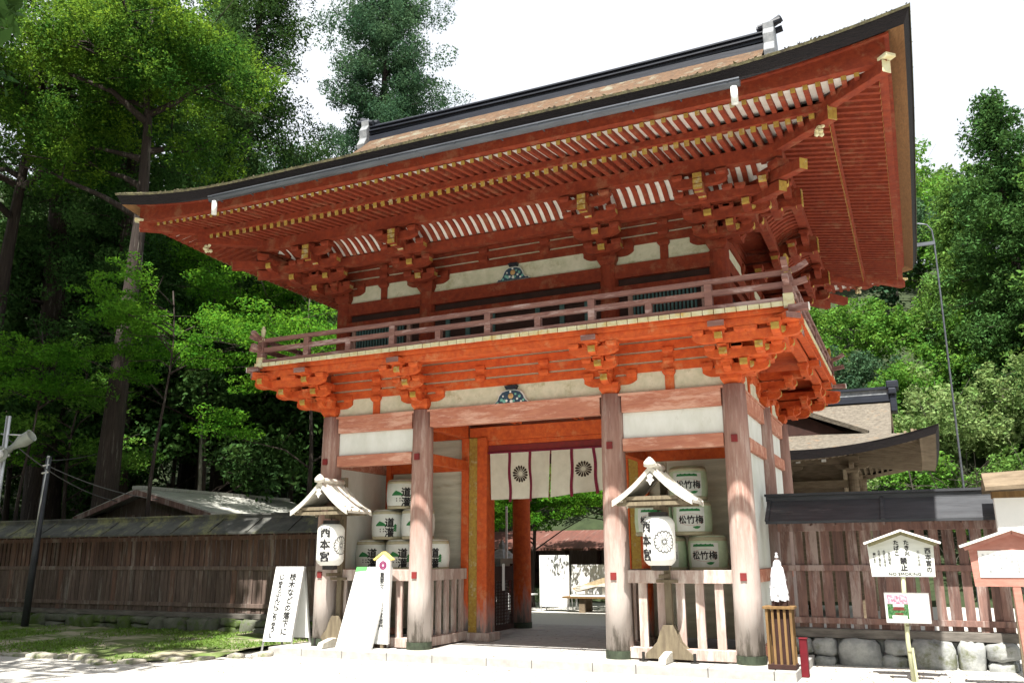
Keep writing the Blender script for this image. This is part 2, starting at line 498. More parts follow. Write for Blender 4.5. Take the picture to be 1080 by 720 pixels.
# middle lintel and noren beam
beamx('door_lintel', -1.86, 1.86, 1.95, 0.26, 4.03, 4.32, M_verm)
beamx('door_lintel', -1.43, 1.43, 1.93, 0.14, 3.93, 4.028, M_verm)
beamx('curtain_rail', -1.43, 1.43, 1.90, 0.10, 3.78, 3.928, M_peg)
beamx('ceiling_board', -X + .1, X - .1, D / 2, D - .3, 4.43, 4.47, M_verm)
beamx('ceiling_panel', -1.7, 1.7, 1.0, 1.6, 4.40, 4.425, M_agedpl)
beamx('ceiling_rail', -1.7, 1.7, 0.9, 0.1, 4.34, 4.41, M_verm)
for xx in (-.75, .75, -.62, .62): beamy('ceiling_rail', 0.2, 1.75, xx, 0.05, 4.33, 4.39, M_verm)
# lattice leaf standing open at the left of the doorway
lt = MB()
for i in range(12):
    yy = 2.27 + i * 0.075
    lt.box(-1.51, -1.49, yy, yy + .018, .25, 1.15)
for i in range(14):
    zz = .25 + i * 0.066
    lt.box(-1.508, -1.492, 2.27, 3.15, zz, zz + .016)
lt.box(-1.53, -1.47, 2.24, 2.29, .15, 1.5); lt.box(-1.53, -1.47, 3.13, 3.19, .15, 1.5)
lt.box(-1.53, -1.47, 2.29, 3.13, 1.15, 1.45); lt.box(-1.53, -1.47, 2.29, 3.13, .15, .25)
lt.build('lattice_leaf', M_dark, gate)

# ---------------- bracket sets
def block(mb, T, u, v, w0, s=0.20, h=0.13):
    """bearing block: square top half, tapered lower half"""
    a, t = s / 2, s / 2 * 0.72
    z1, z2 = w0 + h * 0.45, w0 + h
    vs = [T(Vector(p)) for p in ((u - t, v - t, w0), (u + t, v - t, w0), (u + t, v + t, w0), (u - t, v + t, w0),
                                 (u - a, v - a, z1), (u + a, v - a, z1), (u + a, v + a, z1), (u - a, v + a, z1),
                                 (u - a, v - a, z2), (u + a, v - a, z2), (u + a, v + a, z2), (u - a, v + a, z2))]
    fs = [(0, 3, 2, 1), (8, 9, 10, 11)]
    for k in range(4):
        j = (k + 1) % 4
        fs += [(k, j, j + 4, k + 4), (k + 4, j + 4, j + 8, k + 8)]
    mb.add(vs, fs, 0)
def arm_out(mb, T, v0, v1, w0, h=0.15, t=0.12, end=1, u=0.0, dirn=(0, 1)):
    """arm reaching outwards, lower end rounded off, end face painted"""
    r = min(0.14, (v1 - v0) * .5)
    poly = [(v0, w0), (v1 - r, w0), (v1 - r * .55, w0 + h * .08), (v1 - r * .2, w0 + h * .3), (v1, w0 + h * .5), (v1, w0 + h), (v0, w0 + h)]
    TT = lambda p: T(Vector((u + p.y, p.x, p.z)))
    mb.prism(poly, TT, -t / 2, t / 2, 0, [0, 0, 0, end, end, 0, 0])
def arm_cross(mb, T, v, w0, L=0.9, h=0.15, t=0.12, end=0):
    a = L / 2
    poly = [(-a, w0 + h), (-a, w0 + h * .5), (-a + .05, w0 + h * .25), (-a + .13, w0 + h * .04), (-a + .2, w0), (a - .2, w0), (a - .13, w0 + h * .04), (a - .05, w0 + h * .25), (a, w0 + h * .5), (a, w0 + h)]
    TT = lambda p: T(Vector((p.x, v + p.y, p.z)))
    mb.prism(poly, TT, -t / 2, t / 2, 0, [end, 0, 0, 0, 0, 0, 0, 0, end, 0])
def loc_frame(cx, cy, ang):
    """local u along wall, v outwards (ang = direction of v), w up"""
    ca, sa = math.cos(ang), math.sin(ang)
    return lambda p: Vector((cx + p.y * ca + p.x * sa, cy + p.y * sa - p.x * ca, p.z))
def bracket(cx, cy, ang, z0, step, reach, upper=False, diag=False, mt=None, second=False):
    k = math.sqrt(2) if diag else 1.0
    T0 = loc_frame(cx, cy, ang)
    dz = -.005 if diag else (-.0025 if second else 0)
    T = lambda p: T0(p) + Vector((0, 0, dz))
    mb = MB()
    W = lambda i: z0 + 0.16 + 0.19 * i
    if not diag:
        if not second: block(mb, T, 0, 0, z0 + .004, 0.36, 0.2)
        arm_cross(mb, T, 0, W(0), 0.98)
        for u in (-.40, .40): block(mb, T, u, 0, W(0) + .12)
        if not second: block(mb, T, 0, 0, W(0) + .12)
    for i in range(3):
        v = step * (i + 1) * k
        arm_out(mb, T, -0.15, v + 0.13, W(i), 0.15, 0.13)
        block(mb, T, 0, v, W(i) + .12, 0.2, 0.10)
        if upper and not diag:
            arm_cross(mb, T, v, W(i) + .004, (.70, .86, .98)[i], 0.15, .13, 1)
            for u in ((-.27, .27), (-.35, .35), (-.41, .41))[i]: block(mb, T, u, v, W(i) + .125, 0.18, 0.10)
        if diag:
            # arms running on from the crossing, parallel to the two walls
            c0, s0 = math.cos(ang), math.sin(ang)
            for q in (-1, 1):
                Tq = loc_frame(cx + c0 * v, cy + s0 * v, ang + q * math.pi / 4)
                Tq2 = lambda p, Tq=Tq: Tq(p) + Vector((0, 0, -.008 - .003 * q))
                arm_out(mb, Tq2, -.52 - .1 * i, .36, W(i) + .005, .15, .125, 1)
                block(mb, Tq2, 0, .24, W(i) + .125, .18, .10)
                block(mb, Tq2, 0, -.40, W(i) + .125, .18, .10)
    if not upper:
        v = step * 3 * k
        if not diag:
            arm_cross(mb, T, step * 3, W(2) + .0, 0.86, 0.14)
            for u in (-.34, 0, .34): block(mb, T, u, step * 3, W(2) + .12, 0.19, 0.09)
            arm_cross(mb, T, step * 2, W(1) + .0, 0.62, 0.14)
            for u in (-.22, .22): block(mb, T, u, step * 2, W(1) + .12, 0.18, 0.09)
        # nose under the boards, its end bleached
        mb2 = MB()
        mb.box(-.13, .13, v - .1, v + .27 * k, W(3), W(3) + .11, 0, T)
        mb.box(-.131, .131, v + .27 * k, v + .285 * k, W(3) + .02, W(3) + .112, 2, T)
    else:
        # second-step cross arm, tail rafter, outer cross arm
        if not diag:
            vo = reach
            arm_cross(mb, T, vo, W(3) + .0, 0.90, 0.15)
            for u in (-.37, 0, .37): block(mb, T, u, vo, W(3) + .13, 0.19, 0.09)
            mb.box(-.07, .07, vo - .35, vo + .20, W(3) - .12, W(3) + .02, 0, T)
            for q in range(3):
                mb.box(-.075, .075, vo + .20, vo + .22, W(3) - .12 + q * .1, W(3) - .04 + q * .1, 1, T)
            mb.box(-.06, .06, vo - .3, vo + .19, W(3) + .022, W(3) + .2, 0, T)
        a = T(Vector((0, 0.1, W(3) + .12))); b = T(Vector((0, (reach + .42) * (k if diag else .82), W(3) - (.10 if diag else .06))))
        mb.beam(a, b, 0.15, 0.17, 0, 1)
        if diag:
            a = T(Vector((0, 0.1, W(2) + .10))); b = T(Vector((0, (reach + .05) * k, W(2) - .06)))
            mb.beam(a, b, 0.15, 0.17, 0, 1)
            block(mb, T, 0, reach * k, W(3) + .06, .24, .14)
    return mb.build('bracket_set', [mt, M_yell if upper else M_yell, M_rail], gate)

UX, UY0, UY1 = X - 0.12, 0.12, D - 0.12
UH = 6.88
low_step, up_step, up_reach = 0.305, 0.34, 1.27
def ring_brackets(xs, ys, z0, step, reach, upper, mt):
    (x0, x1), (y0, y1) = (xs[0], xs[-1]), (ys[0], ys[-1])
    for x in xs:
        bracket(x, y0, -math.pi / 2, z0, step, reach, upper, False, mt)
        bracket(x, y1, math.pi / 2, z0, step, reach, upper, False, mt)
    for y in ys:
        bracket(x1, y, 0, z0, step, reach, upper, False, mt, y in (y0, y1))
        bracket(x0, y, math.pi, z0, step, reach, upper, False, mt, y in (y0, y1))
    for (cx, cy, an) in ((x1, y0, -45), (x0, y0, -135), (x1, y1, 45), (x0, y1, 135)):
        bracket(cx, cy, math.radians(an), z0, step, reach, upper, True, mt)
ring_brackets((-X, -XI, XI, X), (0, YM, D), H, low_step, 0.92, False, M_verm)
ring_brackets((-UX, -XI, XI, UX), (UY0, YM, UY1), UH, up_step, up_reach, True, M_verm_shade)

def ring(name, x0, x1, y0, y1, z0, z1, t, mt, parent=None):
    """rectangular ring of beams centred on the given rectangle"""
    mb = MB()
    h = t / 2
    mb.box(x0 - h, x1 + h, y0 - h, y0 + h, z0, z1); mb.box(x0 - h, x1 + h, y1 - h, y1 + h, z0, z1)
    mb.box(x0 - h, x0 + h, y0 + h, y1 - h, z0, z1); mb.box(x1 - h, x1 + h, y0 + h, y1 - h, z0, z1)
    return mb.build(name, mt, parent or gate)
# lower wall beams
for i, z in enumerate((4.79, 4.98, 5.17)):
    ring('wall_beam', -X, X, 0, D, z, z + .15, 0.125 + i * .002, M_verm)
    ring('plaster_strip', -X, X, 0, D, z - .04, z + .19, 0.05 + .001 * i, M_agedpl)
ring('plaster_band', -X, X, 0, D, 4.41, 4.76, 0.054, M_agedpl)
ring('column_top_plate', -X, X, 0, D, 4.395, 4.435, 0.24, M_fadeo)
for (pz, pt, zz) in ((H, 0, 4.44),):
    for sx in (-1, 1):
        for yy in (0, D):
            mb = MB(); mb.box(sx * 3.015 - .08, sx * 3.015 + .08, yy - .05, yy + .05, 4.41, 4.70); T = loc_frame(sx * 3.015, yy, -math.pi / 2); block(mb, T, 0, 0, 4.70, .22, .1)
            for i in range(2): block(mb, T, 0, 0, 4.905 + .19 * i, .2, .1)
            mb.build('strut', M_verm, gate)
    for xx in (-.66, .66):
        mb = MB(); T = loc_frame(xx, 0, -math.pi / 2)
        for i in range(2): block(mb, T, 0, 0, 4.905 + .19 * i, .2, .1)
        mb.build('bearing_block', M_verm, gate)
    for xx in (X,):
        for yy in (1.35, 3.95):
            mb = MB(); mb.box(xx - .05, xx + .05, yy - .08, yy + .08, 4.41, 4.70); T = loc_frame(xx, yy, 0); block(mb, T, 0, 0, 4.70, .22, .1)
            for i in range(2): block(mb, T, 0, 0, 4.905 + .19 * i, .2, .1)
            mb.build('strut', M_verm, gate)

# frog-leg strut with painted carving
def frogleg(cx, y, z0, W, Hh, dark=False):
    prof = [(-1, 0), (-.93, .10), (-.8, .06), (-.72, .16), (-.62, .30), (-.56, .55), (-.42, .78), (-.24, .86), (0, .9)]
    poly = prof + [(-a, b) for a, b in prof[-2::-1]]
    T = lambda p: Vector((cx + p.x, y + p.y, z0 + p.z))
    o1 = MB(); o1.prism([(a * W, b * Hh) for a, b in poly], T, -.06, .0); root = o1.build('frog_leg_strut', M_paint_white, gate)
    o2 = MB(); o2.prism([(a * W * .93, .0 + b * Hh * .92) for a, b in poly], T, -.075, -.058); o2.build('carved_ground', M_paint_blue, root)
    o4 = MB(); o4.prism([(-.2 * W, .88 * Hh), (.2 * W, .88 * Hh), (.28 * W, 1.12 * Hh), (-.28 * W, 1.12 * Hh)], T, -.1, .0); o4.build('cap_block', M_ridge, root)
    rnd = random.Random(3)
    def dab(nm, mt, lst, r0):
        mb = MB()
        for (a, b, r) in lst:
            c = T(Vector((a * W, -.07, b * Hh)))
            n = 9
            vs = [c + Vector((0, -.02, 0))] + [c + Vector((math.cos(t) * r, 0, math.sin(t) * r)) for t in [2 * math.pi * k / n for k in range(n)]]
            mb.add(vs, [(0, 1 + (k + 1) % n, 1 + k) for k in range(n)])
        mb.build(nm, mt, root)
    dab('carved_leaf', M_paint_green, [(-.42, .28, .045), (.38, .45, .04), (-.3, .2, .05), (.55, .2, .035), (-.6, .1, .035), (.2, .6, .03), (.12, .18, .035)], .04)
    dab('carved_flower', M_paint_white, [(-.2, .22, .035), (.02, .16, .045), (.28, .3, .03), (-.35, .5, .025), (.45, .12, .03), (-.02, .76, .03)], .04)
    c = T(Vector((0, -.08, .48 * Hh)))
    mb = MB(); n = 14
    for k in range(n):
        t0, t1 = 2 * math.pi * k / n, 2 * math.pi * (k + 1) / n
        r = .055
        mb.add([c + Vector((0, -.03, 0)), c + Vector((math.cos(t0) * r, 0, math.sin(t0) * r)), c + Vector((math.cos(t1) * r, 0, math.sin(t1) * r))], [(0, 2, 1)])
    mb.build('carved_medallion', M_gold, root)
frogleg(0, -.03, 4.415, .46, .31)
frogleg(0, UY0 - .03, 6.885, .36, .30)

# ---------------- balcony
BX, BY0, BY1, BZ = X + 1.22, -1.10, D + 1.10, 5.49
ring('balcony_beam', -X - .92, X + .92, -.92, D + .92, 5.20, 5.33, 0.15, M_verm)
ring('balcony_edge_beam', -X - 1.08, X + 1.08, -.98, D + .98, 5.335, 5.41, 0.12, M_verm)
mb = MB()
for (x0, x1, y0, y1) in ((-X - .85, X + .85, -.85, -.06), (-X - .85, X + .85, D + .06, D + .85), (-X - .85, -X - .06, -.06, D + .06), (X + .06, X + .85, -.06, D + .06)):
    mb.box(x0, x1, y0, y1, 5.35, 5.39)
mb.build('balcony_soffit', M_verm, gate)
# floor boards seen as a row of pale ends on all four sides
n = int(2 * BX / .178); pitch = 2 * BX / n
rnd = random.Random(5)
mb = MB()
for i in range(n):
    x0 = -BX + i * pitch + .006; x1 = -BX + (i + 1) * pitch - .006
    dy = rnd.uniform(-.006, .006)
    T = None
    for (ya, yb, yc) in ((BY0 + dy, BY0 + .015 + dy, UY0), (BY1 - dy, BY1 - .015, UY1)):
        mb.box(x0, x1, min(ya, yb), max(ya, yb), 5.413, 5.492, 1)
        mb.box(x0, x1, min(yb, yc), max(yb, yc), 5.413, 5.49, 0)
ny = int((BY1 - BY0 - 2 * 1.2) / .178)
for i in range(ny):
    y0 = UY0 + (UY1 - UY0) * i / ny + .006; y1 = UY0 + (UY1 - UY0) * (i + 1) / ny - .006
    for sx in (-1, 1):
        mb.box(*sorted((sx * UX, sx * (BX - .015))), y0, y1, 5.413, 5.49, 0)
        mb.box(*sorted((sx * BX, sx * (BX - .015))), y0, y1, 5.413, 5.492, 1)
mb.build('balcony_floor', [M_verm, M_cream], gate)
# railing
rail = MB(); rail.box(-5.27, 5.27, -1.06, -0.94, 5.494, 5.57)
rl = rail.build('balustrade', M_rail, gate, bevel=.006)
mb = MB(); mb.box(-5.27, 5.27, D + .94, D + 1.06, 5.494, 5.57); mb.box(-5.27, -5.15, -.94, D + .94, 5.494, 5.57); mb.box(5.15, 5.27, -.94, D + .94, 5.494, 5.57)
mb.build('ground_rail', M_rail, rl)
def flared(p0, p1, w, h, lift, ext):
    """a rail whose ends run past the corner posts and sweep up"""
    p0, p1 = Vector(p0), Vector(p1); d = (p1 - p0).normalized()
    mb = MB()
    pts = [p0 - d * ext + Vector((0, 0, lift)), p0 - d * ext * .5 + Vector((0, 0, lift * .35)), p0, p1, p1 + d * ext * .5 + Vector((0, 0, lift * .35)), p1 + d * ext + Vector((0, 0, lift))]
    for a, b in zip(pts[:-1], pts[1:]): mb.beam(a, b, w, h, 0, None)
    return mb
RX0, RX1, RY0, RY1 = -5.21, 5.21, -1.0, D + 1.0
for (p, q) in (((RX0, RY0), (RX1, RY0)), ((RX1, RY0), (RX1, RY1)), ((RX0, RY0), (RX0, RY1)), ((RX0, RY1), (RX1, RY1))):
    flared((*p, 5.98), (*q, 5.98), .085, .075, .13, .32).build('top_rail', M_rail, rl)
    flared((*p, 5.78), (*q, 5.78), .09, .085, .05, .30).build('middle_rail', M_rail, rl)
def rpost(x, y, full):
    mb = MB(); w = .06 if full else .055
    mb.box(x - w, x + w, y - .053, y + .053, 5.572, 5.937 if full else 5.736)
    mb.build('baluster', M_rail, rl)
for i in range(-4, 5):
    rpost(i * 1.005 - .05 if abs(i) else -.03, RY0, i % 2 == 0)
    rpost(i * 1.005, RY1, i % 2 == 0)
for i in range(1, 6):
    for sx in (RX0, RX1): rpost(sx, RY0 + (RY1 - RY0) * i / 6, i % 2 == 1)
for sx in (-1, 1):
    for yy in (RY0, RY1):
        mb = MB(); mb.box(sx * 5.21 - .07, sx * 5.21 + .07, yy - .07, yy + .07, 5.38, 6.0, 0)
        mb.box(sx * 5.21 - .075, sx * 5.21 + .075, yy - .075, yy + .075, 5.40, 5.62, 1)
        mb.lathe([(.03, 0), (.085, .03), (.09, .08), (.03, .12), (.045, .2), (.05, .28), (.02, .36)], (sx * 5.21, yy, 5.93), 10, 2)
        mb.build('corner_post', [M_rail, M_cream, M_cream if sx < 0 else M_yell], rl)
for sx in (-1, 1):
    for (yy, s) in ((-1.0, -1), (D + 1.0, 1)):
        mb = MB(); mb.box(*sorted((sx * 5.2, sx * 5.5)), *sorted((yy + s * -.02, yy + s * .10)), 5.33, 5.43, 0)
        mb.box(*sorted((sx * 5.5, sx * 5.515)), *sorted((yy + s * -.02, yy + s * .10)), 5.33, 5.432, 1)
        mb.build('corner_beam_nose', [M_rail, M_soff], gate)

# ---------------- upper storey
def post2(x, y):
    mb = MB(); mb.lathe([(.19, 5.49), (.18, UH)], (x, y, 0), 16); mb.build('upper_column', M_verm_shade, gate)
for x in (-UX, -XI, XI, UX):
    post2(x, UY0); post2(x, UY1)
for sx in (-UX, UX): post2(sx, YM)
ring('upper_sill', -UX, UX, UY0, UY1, 5.492, 5.66, .24, M_verm_shade)
ring('upper_head_beam', -UX, UX, UY0, UY1, 6.60, 6.86, .22, M_verm_shade)
ring('upper_tie_beam', -UX, UX, UY0, UY1, 6.28, 6.44, .26, M_verm_shade)
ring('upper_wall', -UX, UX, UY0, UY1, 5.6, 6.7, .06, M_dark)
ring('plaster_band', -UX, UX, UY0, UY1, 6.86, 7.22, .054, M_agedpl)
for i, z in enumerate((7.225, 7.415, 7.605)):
    ring('wall_beam', -UX, UX, UY0, UY1, z, z + .15, .125 + i * .002, M_verm_shade)
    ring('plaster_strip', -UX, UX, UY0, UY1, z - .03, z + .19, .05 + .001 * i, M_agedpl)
ring('wall_plate', -UX, UX, UY0, UY1, 7.80, 8.32, .14, M_verm_shade)
for (a, b) in ((-X + .2, -XI - .2), (XI + .2, X - .2)):
    for yy in (UY0 - .05,):
        mb = MB()
        k = int((b - a - .5) / .07)
        for i in range(k):
            xx = a + .25 + i * .07; mb.box(xx, xx + .035, yy - .02, yy + .02, 5.72, 6.26)
        mb.build('slatted_window', M_green, gate)
        mb = MB(); mb.box(a + .16, a + .25, yy - .05, yy + .02, 5.66, 6.28); mb.box(b - .25, b - .16, yy - .05, yy + .02, 5.66, 6.28); mb.build('window_frame', M_fade, gate)
mb = MB()
for xx in (-1.5, -1.05, -.5, .45, .95, 1.45): mb.box(xx, xx + .09, UY0 - .07, UY0 - .03, 5.66, 6.28)
mb.build('door_panel', M_green, gate)
for xx in (-3.0, 3.0):
    mb = MB(); T = loc_frame(xx, UY0, -math.pi / 2)
    mb.box(xx - .075, xx + .075, UY0 - .05, UY0 + .05, 6.86, 7.13); block(mb, T, 0, 0, 7.13, .22, .1)
    for i in range(2): block(mb, T, 0, 0, 7.34 + .19 * i, .2, .1)
    mb.build('strut', M_verm_shade, gate)
for xx in (-.66, .66):
    mb = MB(); T = loc_frame(xx, UY0, -math.pi / 2)
    for i in range(3): block(mb, T, 0, 0, 7.34 + .19 * i, .2, .1)
    mb.build('bearing_block', M_verm_shade, gate)
# stepped-out beam, small ribbed cove, eave purlin
ring('step_beam', -UX - .68, UX + .68, UY0 - .68, UY1 + .68, 7.47, 7.66, .14, M_verm_shade)
mb = MB()
for (x0, x1, y0, y1) in ((-UX - .62, UX + .62, UY0 - .62, UY0 - .06), (-UX - .62, UX + .62, UY1 + .06, UY1 + .62), (-UX - .62, -UX - .06, UY0 - .06, UY1 + .06), (UX + .06, UX + .62, UY0 - .06, UY1 + .06)):
    mb.box(x0, x1, y0, y1, 7.665, 7.69)
mb.build('small_ceiling', M_verm_shade, gate)
# cove: white sheet with curved ribs
mb = MB()
V0, V1 = .70, 1.20
def cove(t):   # v, z
    return V0 + (V1 - V0) * t, 7.70 + .23 * math.sin(t * math.pi / 2) ** 1.0
K = 5
def cove_side(axis, sgn, lo, hi, base):
    for q in range(K):
        (va, za), (vb, zb) = cove(q / K), cove((q + 1) / K)
        if axis == 'y': P = [(lo - va, base + sgn * va, za), (hi + va, base + sgn * va, za), (hi + vb, base + sgn * vb, zb), (lo - vb, base + sgn * vb, zb)]
        else: P = [(base + sgn * va, lo - va, za), (base + sgn * va, hi + va, za), (base + sgn * vb, hi + vb, zb), (base + sgn * vb, lo - vb, zb)]
        mb.add(P, [(0, 1, 2, 3)])
for a in (('y', -1, -UX, UX, UY0), ('y', 1, -UX, UX, UY1), ('x', -1, UY0, UY1, -UX), ('x', 1, UY0, UY1, UX)): cove_side(*a)
mb.build('cove_board', M_soff, gate)
mb = MB()
def rib(pt, vmin=0):
    for q in range(K):
        (va, za), (vb, zb) = cove(q / K), cove((q + 1) / K)
        if va < vmin: continue
        mb.beam(pt(va, za - .02), pt(vb, zb - .02), .085, .05)
nr = int(2 * UX / .172)
for i in range(nr + 1):
    xx = -UX + i * 2 * UX / nr
    rib(lambda v, z: (xx, UY0 - v, z)); rib(lambda v, z: (xx, UY1 + v, z))
nr = int((UY1 - UY0) / .172)
for i in range(nr + 1):
    yy = UY0 + i * (UY1 - UY0) / nr
    rib(lambda v, z: (UX + v, yy, z)); rib(lambda v, z: (-UX - v, yy, z))
for j in range(1, 8):
    e = j * .172
    for sx in (-1, 1):
        rib(lambda v, z: (sx * (UX + e), UY0 - v, z), e); rib(lambda v, z: (sx * (UX + e), UY1 + v, z), e)
        rib(lambda v, z: (sx * (UX + v), UY0 - e, z), e); rib(lambda v, z: (sx * (UX + v), UY1 + e, z), e)
o = mb.build('cove_ribs', M_verm_shade, gate); o['kind'] = 'stuff'
ring('eave_purlin', -UX - 1.27, UX + 1.27, UY0 - 1.27, UY1 + 1.27, 7.87, 8.09, .16, M_verm_shade)

# rafters
rf_n = [0]
rafter_list = []
def zj(v): return 8.09 + (1.27 - v) * .153
def zf(v): return 8.05 + (2.87 - v) * .16
def rise(a): return .10 * (max(0, a) / 2.9) ** 2
def krise(d, full=.33):   # eave sweep by distance d from the corner along the eave (at v=3.3)
    return full * (max(0.0, (3.3 - d)) / 3.3) ** 2
def side_pt(side, s, v, z):
    """side f,b,r,l ; s coordinate along wall, v outward"""
    if side == 'f': return Vector((s, UY0 - v, z))
    if side == 'b': return Vector((s, UY1 + v, z))
    if side == 'r': return Vector((UX + v, s, z))
    return Vector((-UX - v, s, z))
def along(side):
    return (-UX, UX) if side in 'fb' else (UY0, UY1)
def rafter_set(side, kind):
    lo, hi = along(side)
    n = int((hi - lo) / .172); p = (hi - lo) / n
    ext = int(2.75 / p)
    out = []
    for i in range(-ext, n + ext + 1):
        s = lo + (i + .5) * p - p * .5
        a = max(lo - s, s - hi, 0)
        if kind == 'j':
            v0, v1 = max(0.02, a + .05), 2.12
            if v1 - v0 < .12: continue
            z = zj
        else:
            v0, v1 = max(1.98, a + .05), 2.87
            if v1 - v0 < .08: continue
            z = zf
        r = rise(a)
        h, w = (.10, .082) if kind == 'j' else (.075, .07)
        mb = MB()
        mb.beam(side_pt(side, s, v0, z(v0) + r + h / 2), side_pt(side, s, v1, z(v1) + r + h / 2), w, h, 0, 1)
        out.append((s, mb))
    return out
allr = []
for side in 'frbl':
    for kind in 'fj':
        for s, mb in rafter_set(side, kind):
            allr.append((side, kind, s, mb))
# the hundred that show largest: the flying rafters of the front and the nearest of the side
front = [r for r in allr if r[0] == 'f' and r[1] == 'f']
rest_f = sorted([r for r in allr if r[0] == 'f' and r[1] == 'j'], key=lambda r: -r[2])
sel = front + rest_f[:max(0, 100 - len(front))]
sel = sel[:100]
ids = {id(r) for r in sel}
for r in sel:
    r[3].build('rafter', [M_verm_shade, M_yell], gate)
mb = MB()
for r in allr:
    if id(r) not in ids:
        o = len(mb.v); mb.v += r[3].v; mb.f += [[i + o for i in f] for f in r[3].f]; mb.m += r[3].m
o = mb.build('rafters', [M_verm_shade, M_yell], gate); o['kind'] = 'stuff'

def eave_strip(name, mt, va, za, vb, zb, f, both=None, seg=40):
    """quad strip around all four eaves between (va,za) and (vb,zb); f(a) lifts it; a = overshoot past the corner column line"""
    mb = MB()
    for side in 'frbl':
        lo, hi = along(side)
        for i in range(seg):
            q = []
            for (t, ) in ((i / seg,), ((i + 1) / seg,)):
                for v, z in ((va, za), (vb, zb)):
                    s = (lo - v) + (hi - lo + 2 * v) * t
                    a = max(lo - s, s - hi, 0) * (3.3 / max(v, .3))
                    q.append(side_pt(side, s, v, z + f(a)))
            mb.add([q[0], q[1], q[3], q[2]], [(0, 1, 2, 3)])
    return mb.build(name, mt, gate)
rj = lambda a: rise(a * .8)
eave_strip('soffit_boards', M_soff, 0.0, zj(0) + .107, 2.058, zj(2.058) + .104, rj)
eave_strip('soffit_boards', M_soff, 2.0, zf(2.0) + .077, 2.84, zf(2.84) + .077, rj)
def eave_beam(name, mt, v0, v1, z0, z1, f, f1=None):
    f1 = f1 or f
    mb = MB(); seg = 40
    for side in 'frbl':
        lo, hi = along(side)
        for i in range(seg):
            q = []
            for t in (i / seg, (i + 1) / seg):
                for v, z, ff in ((v0, z0, f), (v1, z0, f), (v1, z1, f1), (v0, z1, f1)):
                    s = (lo - v) + (hi - lo + 2 * v) * t
                    a = max(lo - s, s - hi, 0)
                    q.append(side_pt(side, s, v, z + ff(a)))
            mb.add(q, [(0, 1, 5, 4), (1, 2, 6, 5), (2, 3, 7, 6), (3, 0, 4, 7)])
    return mb.build(name, mt, gate)
eave_beam('inner_eave_beam', M_verm_shade, 2.06, 2.17, zj(2.12) + .1, zf(2.1) - .002, rj)
kk = lambda a: .31 * (max(0, a - .0) / 3.3) ** 2.2
eave_beam('outer_eave_beam', M_verm_shade, 2.84, 2.99, zf(2.87) + .09, 8.315, rj, kk)
eave_beam('cant_board', M_verm_shade, 2.93, 3.05, 8.316, 8.35, kk)

# hip rafters with painted ends
for (sx, sy, cy) in ((1, -1, UY0), (-1, -1, UY0), (1, 1, UY1), (-1, 1, UY1)):
    P = lambda v, z: (sx * (UX + v), cy + sy * v, z)
    mb = MB(); mb.beam(P(.1, 8.16), P(2.2, 8.0), .17, .22, 0, 1)
    mb.build('hip_rafter', [M_verm_shade, M_yell], gate, bevel=.006)
    mb = MB(); mb.beam(P(1.95, 8.19), P(2.98, 8.13), .15, .18, 0, 1); mb.beam(P(2.9, 8.25), P(3.05, 8.26), .17, .05, 1, 1)
    mb.build('flying_hip_rafter', [M_verm_shade, M_cream], gate, bevel=.006)
    mb = MB()
    rnd = random.Random(7)
    for k in range(9):
        q = Vector(P(2.02 - .0, 7.84)) + Vector((rnd.uniform(-.09, .09), rnd.uniform(-.09, .09), rnd.uniform(-.06, .06)))
        mb.lathe([(.005, -.04), (.035, -.015), (.035, .015), (.005, .04)], q, 7)
    mb.build('carved_nose', M_cream, gate)

# ---------------- roof
EV = 3.33                     # eave line, outwards of upper wall
YC = D / 2
EY = (UY1 - UY0) / 2 + EV      # half depth at eave
EX = UX + EV                   # half width at eave
YR = YC - 0.2
RXS = -0.10
GX = 4.88                      # gable half width
ZE = 8.44
def prof(d):                   # height above eave by horizontal distance from it
    s = max(0, min(1, d / EY))
    return 3.62 * (.52 * s + .48 * s * s)
def lift(x, y):
    dx = EX - abs(x); dy = EY - abs(y - YC)
    # lift from the corner, fading inwards
    a = krise(max(0, dx)) if dy <= dx else 0
    b = krise(max(0, dy)) if dx < dy else 0
    # smooth blend
    l = .33 * (max(0, 3.3 - dx) / 3.3) ** 2 * max(0, 1 - dy / 2.6) ** 1.5
    r = .33 * (max(0, 3.3 - dy) / 3.3) ** 2 * max(0, 1 - dx / 2.6) ** 1.5
    return max(l, r)
roofo = None
mb = MB()
NX, NY = 96, 80
hs = {}
def dyr(y):
    yf, yb = YC - EY, YC + EY
    return (y - yf) / (YR - yf) * EY if y < YR else (yb - y) / (yb - YR) * EY
def zmain(x, y): return ZE + prof(dyr(y)) + lift(x, y)
def zskirt(x, y): return ZE + min(prof(dyr(y)), prof((EX - abs(x)) * 1.0)) + lift(x, y)
mb.grid(lambda u, v: Vector((RXS -GX + 2 * GX * u, (YC - EY) + 2 * EY * v, zmain(-GX + 2 * GX * u, (YC - EY) + 2 * EY * v))), 60, NY)
roofo = mb.build('roof', M_thatch, gate, smooth=True)
